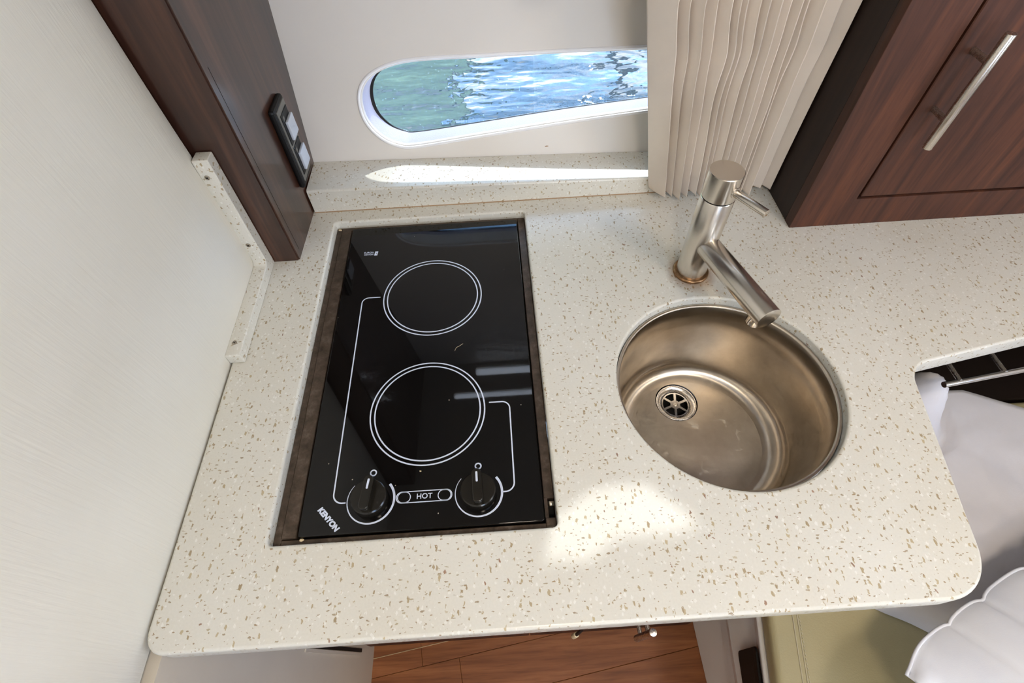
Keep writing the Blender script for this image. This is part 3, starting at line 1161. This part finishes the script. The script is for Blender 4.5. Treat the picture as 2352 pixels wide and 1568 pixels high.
put('logo_mark', outline_mesh([[(0.0725, -0.0768), (0.0775, -0.0768), (0.0785, -0.0675), (0.0735, -0.0675)], [(0.0742, -0.0705), (0.0748, -0.0700), (0.0770, -0.0738), (0.0763, -0.0742)]],
                              0.0001, mat=Matrix.Translation((0, 0, PZ + 0.0001))), 'white_print', glass)


def speck(name, x, y, z, s, label):
    bm = bmesh.new()
    bmesh.ops.create_icosphere(bm, subdivisions=1, radius=1.0)
    for v in bm.verts:
        v.co *= random.uniform(0.7, 1.15)
    bmesh.ops.transform(bm, matrix=Matrix.Translation((x, y, z + s * 0.35)) @ Matrix.Diagonal((s, s * 0.7, s * 0.45, 1)), verts=bm.verts[:])
    return tag(put(name, bm, 'crumb', origin=(x, y, z)), label, 'crumb', 'crumbs on the cooktop')


speck('crumb', 0.166, -0.4525, GZ, 0.0016, 'tiny pale crumb on the glass below the nearer burner ring')
speck('crumb', 0.0335, -0.5236, LZ, 0.0030, 'yellowish crumb in the near left corner of the cooktop frame')
speck('crumb', 0.006, -0.006, LZ, 0.0034, 'tan crumb in the far left corner of the cooktop frame')
hair = put('hair', tube(catmull([(0.2065, -0.2775, GZ + 0.0004), (0.2085, -0.2725, GZ + 0.0005), (0.2125, -0.2700, GZ + 0.0005), (0.2180, -0.2660, GZ + 0.0004)], 4, False), 0.0002, 5), 'crumb')
tag(hair, 'short stray hair lying on the black glass between the two rings', 'hair')

# ------------------------------------------------------------------ sink
sk = thing('sink', 'round brushed steel sink bowl set under the worktop', 'sink', (SX, SY, -0.18))
prof = [(SR - 0.0035, -0.0120), (SR - 0.0030, -0.0108), (SR - 0.0008, -0.0100), (SR - 0.0008, -0.0305)]
BD = -0.170
bowl = [(SR - 0.0012, -0.0135), (SR - 0.0045, -0.0130), (SR - 0.0060, -0.0150), (SR - 0.0090, -0.060), (SR - 0.0125, -0.112)]
r0 = SR - 0.0135
fil = 0.030
for k in range(1, 11):
    a = k / 10 * hp
    bowl.append((r0 - fil + fil * math.cos(a), BD + 0.002 + fil - fil * math.sin(a)))
FR0 = 0.1010
bowl += [(FR0, BD + 0.0019)]
DX, DY, DR = 0.5545, -0.2975, 0.0335
BF = BD + 0.0019
bwl = put('bowl', lathe(bowl, (SX, SY, 0), 128), 'bowl_steel', sk, smooth='all')
me = outline_mesh([circle(SX, SY, FR0 + 0.0002, 128), circle(DX, DY, DR + 0.0008, 64)], 0.0005, mat=Matrix.Translation((0, 0, BF - 0.0005)))
put('bowl_floor', me, 'bowl_steel', sk)
drain = put('drain', lathe([(DR + 0.0006, BF - 0.0050), (DR - 0.0006, BF - 0.0012), (DR - 0.0015, BF - 0.0004), (DR - 0.004, BF - 0.0008), (DR - 0.0095, BF - 0.0050), (DR - 0.0105, BF - 0.0075),
                            (DR - 0.0110, BF - 0.0160)], (DX, DY, 0), 64), 'brushed_steel', sk, smooth='all')
dr2 = DR - 0.0110
put('drain_well', lathe([(DR + 0.002, BF - 0.0045), (DR + 0.002, BF - 0.030), (0, BF - 0.030)], (DX, DY, 0), 48), 'black_rubber', drain)
# six-spoked strainer
loops = [circle(DX, DY, dr2 - 0.0001, 60)]
for k in range(6):
    ri, ro = 0.0080, dr2 - 0.0022
    m0 = math.radians(60 * k + 50)
    hw = 0.0019                                   # half a spoke
    wi_, wo_ = math.radians(30) - math.asin(hw / ri), math.radians(30) - math.asin(hw / ro)
    lp = [(DX + ri * math.cos(m0 + wi_ * (1 - 2 * q / 4)), DY + ri * math.sin(m0 + wi_ * (1 - 2 * q / 4))) for q in range(5)]
    lp += [(DX + ro * math.cos(m0 - wo_ * (1 - 2 * q / 8)), DY + ro * math.sin(m0 - wo_ * (1 - 2 * q / 8))) for q in range(9)]
    loops.append(lp)
SZT = BF - 0.0085
st = put('strainer', outline_mesh(loops, 0.0008, mat=Matrix.Translation((0, 0, SZT))), 'chrome', drain, smooth=30)
put('strainer_screw', lathe([(0, 0.0016), (0.0026, 0.0013), (0.0040, 0.0004), (0.0042, -0.0006), (0, -0.0006)], (DX, DY, SZT + 0.0008), 24), 'screw_steel', drain, smooth='all')

# ------------------------------------------------------------------ tap
FX, FY, FR = 0.570, -0.162, 0.0222
fa = thing('tap', 'brushed steel single-lever tap standing behind the round sink', 'tap', (FX, FY, 0.0))
ft = put('foot_ring', lathe([(FR + 0.0002, 0.0002), (FR + 0.0043, 0.0002), (FR + 0.0048, 0.0022), (FR + 0.0040, 0.0046), (FR + 0.0018, 0.0056), (FR - 0.0005, 0.0050)], (FX, FY, 0), 56), 'rust_ring', fa, smooth='all')
ft['label'] = 'rust-tinged ring round the tap foot'
put('body', lathe([(0, 0.0005), (FR, 0.0005), (FR, 0.1420), (FR - 0.0008, 0.1432), (0, 0.1432)], (FX, FY, 0), 64), 'faucet_steel', fa, smooth=35)
put('joint', lathe([(FR - 0.0022, 0.1428), (FR - 0.0022, 0.1452)], (FX, FY, 0), 48), 'black_rubber', fa, smooth='all')
capz = 0.1825
cap_o = put('lever_cap', lathe([(0, 0.1448), (FR - 0.0006, 0.1448), (FR, 0.1456), (FR, capz - 0.0008), (FR - 0.0008, capz), (0, capz)], (FX, FY, 0), 64), 'faucet_steel', fa, smooth=35)
SPZ = 0.0665
sdir = Vector((0.6146 - FX, -0.3113 - FY, 0)).normalized()
SL = (Vector((0.6146, -0.3113, 0)) - Vector((FX, FY, 0))).length
spr = 0.0166
put('spout', rod((FX, FY, SPZ), Vector((FX, FY, SPZ)) + sdir * SL, spr, 48, 0.0008), 'faucet_steel', fa, smooth=35)
nz0 = Vector((FX, FY, SPZ)) + sdir * (SL - 0.0170)
put('nozzle', lathe([(0.0085, -0.0175), (0.0105, -0.0180), (0.0112, -0.0170), (0.0112, 0.0)], nz0 - Vector((0, 0, 0.0085)), 32), 'chrome', fa, smooth=35)
put('aerator', lathe([(0, -0.0160), (0.0086, -0.0160)], nz0 - Vector((0, 0, 0.0085)), 24), 'black_rubber', fa)
ldir = Vector((0.50, -0.86, 0.02)).normalized()
l0 = Vector((FX, FY, 0.1610)) + ldir * (FR - 0.003)
put('lever_boss', lathe([(0.0072, 0.0), (0.0072, 0.0036), (0.0060, 0.0040), (0, 0.0040)], l0, 28, ldir), 'faucet_steel', cap_o, smooth=35)
lv = put('lever_pin', rod(l0, l0 + ldir * 0.052, 0.0052, 28, 0.0006), 'faucet_steel', cap_o, smooth=35)
rd = put('temperature_dot', lathe([(0, 0.0003), (0.0010, 0.0003), (0.0010, 0)], l0 + ldir * 0.052 + Vector((0, 0, -0.0022)), 12, ldir), 'rust_ring', lv)
stn = put('foot_stain', lathe([(0, 0.0), (0.052, 0.0)], (FX, FY - 0.004, 0.00025), 64), 'rust_stain', fa)
stn['label'] = 'faint rusty stain on the stone round the tap foot'

# ------------------------------------------------------------------ pleated curtain
bm = bmesh.new()
NS, NZ = 400, 48
zb, ztp = 0.0035, 0.385
rr = random.Random(11)
wids = [1.9, 1.0, 1.15, 1.1, 1.2, 0.7, 0.6, 1.0, 0.7, 0.9, 1.1, 0.8, 0.6, 1.0, 1.9, 1.3]
nple = len(wids)
cum = [0.0]
for w_ in wids:
    cum.append(cum[-1] + w_ / sum(wids))
amp = [rr.uniform(0.75, 1.15) for _ in range(nple)]
amp[0] = 1.05
amp[-2] = 0.6
shift = [rr.uniform(-0.6, 0.6) for _ in range(nple)]
skew = [rr.uniform(-1, 1) for _ in range(nple)]
hemz = [rr.uniform(0.0, 0.007) for _ in range(nple)]
gr = []
for i in range(NZ + 1):
    h = i / NZ
    z = zb + (ztp - zb) * h ** 1.15
    xl = 0.5440 - 0.060 * min(1.0, (z / 0.31)) ** 1.05
    xr = 0.7505
    row = []
    k = 0
    for j in range(NS + 1):
        s = j / NS
        while k < nple - 1 and s > cum[k + 1]:
            k += 1
        f = min(1.0, (s - cum[k]) / (cum[k + 1] - cum[k]))
        # saw-like pleat: a broad flat, then a sharp return tucked behind the next crest
        pk = min(0.93, 0.76 + 0.10 * shift[k])
        if f < pk:
            saw = f / pk
            saw = saw ** 0.8
        else:
            saw = 1 - (f - pk) / (1 - pk)
        a = 0.031 * amp[k] * (0.8 + 0.35 * min(1, z / 0.3))
        y = 0.0250 - a * saw
        y += 0.0020 * math.sin(7 * s + 9 * z)
        bend = 0.45 * skew[k] * (0.0060 * math.exp(-((z - 0.245) / 0.030) ** 2) - 0.0045 * math.exp(-((z - 0.17) / 0.04) ** 2)) + 0.0025 * math.exp(-((z - 0.25) / 0.03) ** 2)
        x = xl + (xr - xl) * (s + (cum[k + 1] - cum[k]) * 0.22 * saw)
        x += bend * (0.4 + 0.6 * saw) * min(1, s * 8) * min(1, (1 - s) * 6)
        zz = z + (hemz[k] + 0.004 * (1 - saw)) * max(0, 1 - i / 3)
        row.append(bm.verts.new((min(x, 0.7515), min(y, 0.0262), zz)))
    gr.append(row)
for i in range(NZ):
    for j in range(NS):
        bm.faces.new((gr[i][j], gr[i][j + 1], gr[i + 1][j + 1], gr[i + 1][j]))
curt = put('curtain', bm, 'curtain_cloth', smooth='all')
tag(curt, 'off-white pleated curtain drawn aside at the hull window', 'curtain')
md = curt.modifiers.new('cloth_thickness', 'SOLIDIFY')
md.thickness = 0.0009
trk = put('curtain_track', box(0.45, 0.752, 0.002, 0.028, 0.387, 0.400, 0.002), 'gelcoat')
tag(trk, 'white curtain track above the pleated curtain', 'curtain track')

# ------------------------------------------------------------------ dark wall cupboard at the right
CX0, CX1, CYF = 0.7540, 1.32, -0.0625
cab = thing('wall_cupboard', 'tall dark walnut cupboard standing on the worktop at the right', 'cupboard', (1.03, 0.0, 0.0))
DX0, DZ0 = 0.8385, 0.0520
bm = bmesh.new()
gap = 0.0042
hp_ = math.pi / 2
# carcass: side, top and the face frame left of and below the door
add_box(bm, CX1 - 0.018, CX1, CYF + 0.0015, 0.095, 0.0004, CEIL - 0.05)
add_box(bm, CX0 + 0.018, CX1 - 0.018, 0.080, 0.095, 0.0004, CEIL - 0.05)
put('carcass', bm, 'cabinet_wood', cab)
put('side_panel', box(CX0, CX0 + 0.018, CYF + 0.0015, 0.095, 0.0004, CEIL - 0.05, 0.0006, 1), 'shaded_side_wood', cab)
fp = [(CX0, 0.0004), (CX1, 0.0004), (CX1, DZ0), (DX0, DZ0), (DX0, CEIL - 0.05), (CX0, CEIL - 0.05)]
put('face_frame', outline_mesh([fp], 0.0096, 0.0008, 1, True, Matrix.Translation((0, CYF - 0.0084, 0)) @ Matrix.Rotation(hp_, 4, 'X')), 'cabinet_wood', cab)
put('gap_shadow', box(DX0 + 0.0003, CX1 - 0.02, CYF - 0.002, CYF + 0.001, DZ0 + 0.0002, CEIL - 0.06), 'black_rubber', cab)
door = put('door', box(DX0 + gap, CX1 - 0.002, CYF - 0.018, CYF - 0.0025, DZ0 + gap, CEIL - 0.06, 0.0012, 1), 'cabinet_wood', cab)
hxx, hyy = 0.8655, CYF - 0.018 - 0.030
hn = put('handle', rod((hxx - 0.001, hyy, 0.1600), (hxx + 0.003, hyy, 0.3050), 0.0062, 28, 0.0006), 'brushed_steel', door, smooth=35)
hn['label'] = 'brushed steel bar handle'
for zc in (0.1985, 0.2730):
    put('handle_standoff', rod((hxx, CYF - 0.0178, zc), (hxx, hyy, zc), 0.0042, 20), 'brushed_steel', door, smooth=35)

# ------------------------------------------------------------------ under the worktop: galley unit
gu = thing('galley_unit', 'dark walnut galley unit under the worktop with a steel bar handle', 'cabinet', (0.30, -0.28, FLOOR))
UY = -0.550
bm = bmesh.new()
add_box(bm, -0.098, 0.680, UY + 0.018, UY + 0.03, FLOOR + 0.0005, -0.205)
add_box(bm, -0.098, -0.082, UY + 0.03, 0.06, FLOOR + 0.0005, -0.205)
add_box(bm, 0.664, 0.680, UY + 0.03, 0.06, FLOOR + 0.0005, -0.205)
add_box(bm, -0.098, 0.680, UY, UY + 0.012, -0.205, -0.0385)
put('carcass', bm, 'cabinet_wood', gu)
d1 = put('door', box(-0.096, 0.290, UY, UY + 0.017, FLOOR + 0.06, -0.210, 0.001, 1), 'cabinet_wood', gu)
d2 = put('door', box(0.293, 0.678, UY, UY + 0.017, FLOOR + 0.06, -0.210, 0.001, 1), 'cabinet_wood', gu)
ha, hb = Vector((0.508, -0.597, -0.461)), Vector((0.511, -0.589, -0.640))
hh = put('handle', rod(ha, hb, 0.0068, 28, 0.0006), 'brushed_steel', d2, smooth=35)
for f in (0.26, 0.74):
    p = ha.lerp(hb, f)
    put('handle_standoff', rod((p.x, UY + 0.001, p.z), p, 0.0045, 20), 'brushed_steel', d2, smooth=35)

cord = thing('hanging_cord', 'short black cord with a pale tip hanging below the worktop edge', 'cord', (0.365, -0.60, -0.30))
put('cord', tube(catmull([(0.376, -0.5515, -0.20), (0.374, -0.585, -0.235), (0.3685, -0.600, -0.285), (0.3635, -0.6015, -0.365)], 6, False), 0.0026, 8), 'black_rubber', cord, smooth='all')
put('cord_tip', rod((0.3635, -0.6015, -0.364), (0.3600, -0.6015, -0.388), 0.0042, 12, 0.0005), 'pale_tip', cord, smooth=35)

# ------------------------------------------------------------------ settee with cushion, folded bedding, pillow
BX = 0.707
SZ = -0.475
se = thing('settee_base', 'white settee base beside the wooden floor with a black recessed vent', 'settee', (1.0, -1.0, FLOOR))


def skew_bm(bm):
    # the settee front twists: upright at the floor, swinging inwards with height
    for v in bm.verts:
        f = max(0.0, min(1.0, (v.co.z - FLOOR) / (SZ - FLOOR)))
        v.co.x += 0.20 * (v.co.y + 0.57) * f * max(0.0, min(1.0, (1.60 - v.co.x) / 0.5))
    return bm


put('side_panel', skew_bm(box(BX, 1.60, -1.20, -0.20, FLOOR + 0.0005, -0.640, 0.004)), 'white_laminate', se)
put('top_frame', skew_bm(box(BX - 0.001, 1.60, -1.20, -0.20, -0.639, SZ, 0.004)), 'white_laminate', se)
vm = outline_mesh([round_poly([(-0.82, -0.598), (-0.626, -0.598), (-0.626, -0.496), (-0.82, -0.496)], [0.008] * 4, 4)], 0.002, 0.0005, 1, True,
                  Matrix.Translation((BX - 0.0015, 0, 0)) @ Matrix(((0, 0, 1, 0), (1, 0, 0, 0), (0, 1, 0, 0), (0, 0, 0, 1))))
bm = bmesh.new()
bm.from_mesh(vm)
v_ = put('vent', skew_bm(bm), 'black_rubber', se)
v_['label'] = 'black rectangular vent in the settee side'

cu_ = thing('seat_cushion', 'beige leather seat cushion with a stitched seam beside the white settee edge', 'cushion', (1.0, -1.0, SZ))
put('cushion_body', skew_bm(box(BX + 0.004, 1.60, -1.20, -0.21, SZ + 0.0005, SZ + 0.045, 0.012, 4)), 'beige_leather', cu_, smooth=50)
cz = SZ + 0.0455
for dx in (-0.004, 0.004):
    put('seam_line', tube([(0.7690 + dx - 0.060 * t, -0.50 - t * 0.30, cz) for t in (0, 0.25, 0.5, 0.75, 1.0)], 0.0011, 6), 'leather_thread', cu_, smooth='all')
for k in range(46):
    y = -0.505 - k * 0.0062
    t = (-0.50 - y) / 0.30
    bm = box(0.7690 - 0.060 * t + 0.0068, 0.7690 - 0.060 * t + 0.0082, y - 0.0020, y + 0.0020, cz - 0.0006, cz + 0.0006)
    put('stitch', bm, 'leather_thread', cu_)

# folded bedding slab
DZ = -0.330
e0, e1 = Vector((0.9245, -0.5960)), Vector((0.9690, -0.6212))
ed = (e1 - e0).normalized()
en = Vector((-ed.y, ed.x))
if en.y < 0:
    en = -en
bm = bmesh.new()
NU, NV = 70, 60
U0, U1, V1 = -0.20, 0.40, 0.455
rr = random.Random(5)
verts = []
from mathutils import noise as mn
for i in range(NU + 1):
    u = U0 + (U1 - U0) * i / NU
    row = []
    for j in range(NV + 1):
        vm_ = V1 if u > 0.05 else V1 - 0.125 * (0.05 - u) / 0.25
        v = vm_ * (j / NV) ** 1.2
        p = e0 + ed * u + en * v
        edge = min(v, 0.03) / 0.03
        z = DZ - 0.018 * (1 - edge) ** 2
        z += 0.006 * mn.noise(Vector((p.x * 9, p.y * 14, 0.3))) + 0.0035 * mn.noise(Vector((p.x * 30, p.y * 22, 1.7)))
        dd = (p - Vector((1.030, -0.268))).length
        z += 0.125 * math.exp(-(dd / 0.052) ** 2.6) * (1 + 0.06 * math.sin(95 * (p.x + 0.6 * p.y)))
        z -= 0.014 * math.exp(-((dd - 0.085) / 0.012) ** 2)
        row.append(bm.verts.new((p.x, p.y, z)))
    verts.append(row)
for i in range(NU):
    for j in range(NV):
        bm.faces.new((verts[i][j], verts[i + 1][j], verts[i + 1][j + 1], verts[i][j + 1]))
zlow = SZ + 0.047
# skirt down to the cushion with a fold line
prev = [verts[i][0] for i in range(NU + 1)]
for step, (dv, z) in enumerate(((-0.006, DZ - 0.035), (-0.002, DZ - 0.046), (-0.009, DZ - 0.056), (-0.008, zlow))):
    cur = []
    for i in range(NU + 1):
        c = verts[i][0].co
        wob = 0.003 * mn.noise(Vector((c.x * 20, step * 2.1, 0)))
        cur.append(bm.verts.new((c.x + en.x * (dv + wob), c.y + en.y * (dv + wob), z + (0.004 * mn.noise(Vector((c.x * 15, 4, step))) if step < 3 else 0))))
    for i in range(NU):
        bm.faces.new((prev[i], cur[i], cur[i + 1], prev[i + 1]))
    prev = cur
for a in (0, NU):
    lo = [bm.verts.new((v.co.x, v.co.y, zlow)) for v in verts[a]]
    for j in range(NV):
        bm.faces.new((verts[a][j], verts[a][j + 1], lo[j + 1], lo[j]))
lo = [bm.verts.new((verts[i][NV].co.x, verts[i][NV].co.y, zlow)) for i in range(NU + 1)]
for i in range(NU):
    bm.faces.new((verts[i][NV], verts[i + 1][NV], lo[i + 1], lo[i]))
bed = put('folded_sheet', bm, 'sheet_cloth', smooth='all')
tag(bed, 'folded white bed sheet lying on the cushion beyond the worktop corner', 'bed sheet')

# pillow with gathered hem
pc = Vector((0.784, -0.676))
pu = Vector((0.234, 0.0946)).normalized()
pv = Vector((pu.y, -pu.x))
PLn, PWd = 0.50, 0.36
GATH = ((0.20, 0.005), (0.335, 0.008), (0.52, 0.006), (0.70, 0.006), (0.86, 0.006))


def pil_edge(a):
    d = 0.0
    for g0, dp in GATH:
        d += dp * math.exp(-abs(a - g0) / 0.020)
    return d - 0.016 * math.sin(math.pi * min(1, a)) ** 0.6 + 0.012 * math.exp(-(a / 0.06) ** 2)


bm = bmesh.new()
NU, NV = 120, 60
for sgn in (1, -1):
    vv = []
    for i in range(NU + 1):
        a = i / NU
        row = []
        for j in range(NV + 1):
            b = (j / NV) ** 1.3
            ea, eb = min(1, 3.0 * min(a, 1 - a)), min(1, 2.4 * min(b, 1 - b))
            prof_ = (math.sin(ea * math.pi / 2) * math.sin(eb * math.pi / 2)) ** 0.75
            p = pc + pu * (PLn * a) + pv * (PWd * b + pil_edge(a) * max(0, 1 - b * 3) ** 2)
            crease = 0
            for q, (g0, dp) in enumerate(GATH):
                crease += (0.0030 + 0.001 * (q % 2)) * math.exp(-((a - g0 - (0.10 - 0.05 * q) * b) / 0.010) ** 2) * math.exp(-b / 0.30) * min(1, b / 0.03)
            z = -0.250 + 0.02 * a + sgn * 0.070 * prof_
            if sgn > 0:
                z -= crease
                z += 0.002 * mn.noise(Vector((p.x * 14, p.y * 14, 3.0)))
            if a < 0.07:
                z += 0.010 * (1 - a / 0.07) * math.sin(b * 30)
            row.append(bm.verts.new((p.x, p.y, z)))
        vv.append(row)
    for i in range(NU):
        for j in range(NV):
            bm.faces.new((vv[i][j], vv[i + 1][j], vv[i + 1][j + 1], vv[i][j + 1]))
bmesh.ops.remove_doubles(bm, verts=bm.verts[:], dist=0.0004)
pil = put('pillow', bm, 'pillow_cloth', smooth='all')
tag(pil, 'white pillow with gathered hem and faint violet print', 'pillow')
hem = []
for k in range(101):
    a = k / 100
    p = pc + pu * (PLn * a) + pv * pil_edge(a)
    hem.append((p.x, p.y, -0.249 + 0.02 * a + (0.010 * (1 - a / 0.07) * 0 if a < 0.07 else 0)))
hm = put('piping', tube(hem, 0.0022, 8), 'pillow_cloth', pil, smooth='all')
hm['label'] = 'white piped hem'

# open locker under the right arm of the worktop with a wire rack
lk = thing('open_locker', 'dark open locker under the right arm of the worktop', 'locker', (1.2, -0.1, SZ + 0.05))
bm = bmesh.new()
add_box(bm, 0.90, 1.60, 0.03, 0.05, -0.43, -0.032)
add_box(bm, 0.90, 1.60, -0.2085, 0.03, -0.4285, -0.42)
add_box(bm, 0.885, 0.90, -0.19, 0.05, -0.43, -0.032)
add_box(bm, 0.885, 1.615, -0.1985, -0.188, FLOOR + 0.001, -0.4290)
add_box(bm, 1.60, 1.615, -0.40, 0.05, -0.43, -0.032)
put('locker_lining', bm, 'dark_interior', lk)
rk = thing('wire_rack', 'chrome wire rack in the dark locker below the worktop', 'rack', (1.2, -0.25, -0.15))
put('front_rail', rod((0.985, -0.3065, -0.150), (1.50, -0.2400, -0.150), 0.0050, 16), 'chrome', rk, smooth=35)
put('rear_rail', rod((0.985, 0.02, -0.150), (1.50, 0.02, -0.150), 0.0040, 12), 'chrome', rk, smooth=35)
for x in [1.012 + 0.081 * k for k in range(6)]:
    yy = -0.3065 + (x - 0.985) / 0.515 * 0.0665
    put('wire', rod((x, yy, -0.1475), (x - 0.004, 0.02, -0.1475), 0.0038, 12), 'brushed_steel', rk, smooth=35)

# ------------------------------------------------------------------ outside: water and a quay that mirrors in it
wt = put('harbour_water', outline_mesh([[(-14, 0.30), (14, 0.30), (14, 26), (-14, 26)]], 0.01, mat=Matrix.Translation((0, 0, -0.36))), 'harbour_water')
tag(wt, 'rippled blue harbour water seen through the hull window', 'water', kind='structure')
qy = thing('quay', 'greenish quay wall whose reflection shows in the water', 'quay', (-2.0, 3.2, -0.35))
put('quay_wall', box(-6.0, 0.08, 3.0, 3.6, -0.36, 0.9), 'dock_green', qy)
put('quay_band', box(-6.0, 0.08, 2.96, 3.6, 0.9, 1.25), 'dock_band', qy)
put('quay_parapet', box(-6.0, 0.3, 3.0, 3.6, 1.25, 1.75), 'dock_green', qy)
for x in (0.05, 1.3, 2.6):
    put('quay_pile', lathe([(0.045, -0.36), (0.045, 2.0), (0, 2.0)], (x, 3.05, 0), 16), 'dock_timber', qy)
put('quay_rope', tube([(0.05 + 2.6 * t, 3.05, 1.9 - 0.5 * math.sin(math.pi * ((t * 2) % 1))) for t in [k / 24 for k in range(25)]], 0.025, 6), 'dock_timber', qy)
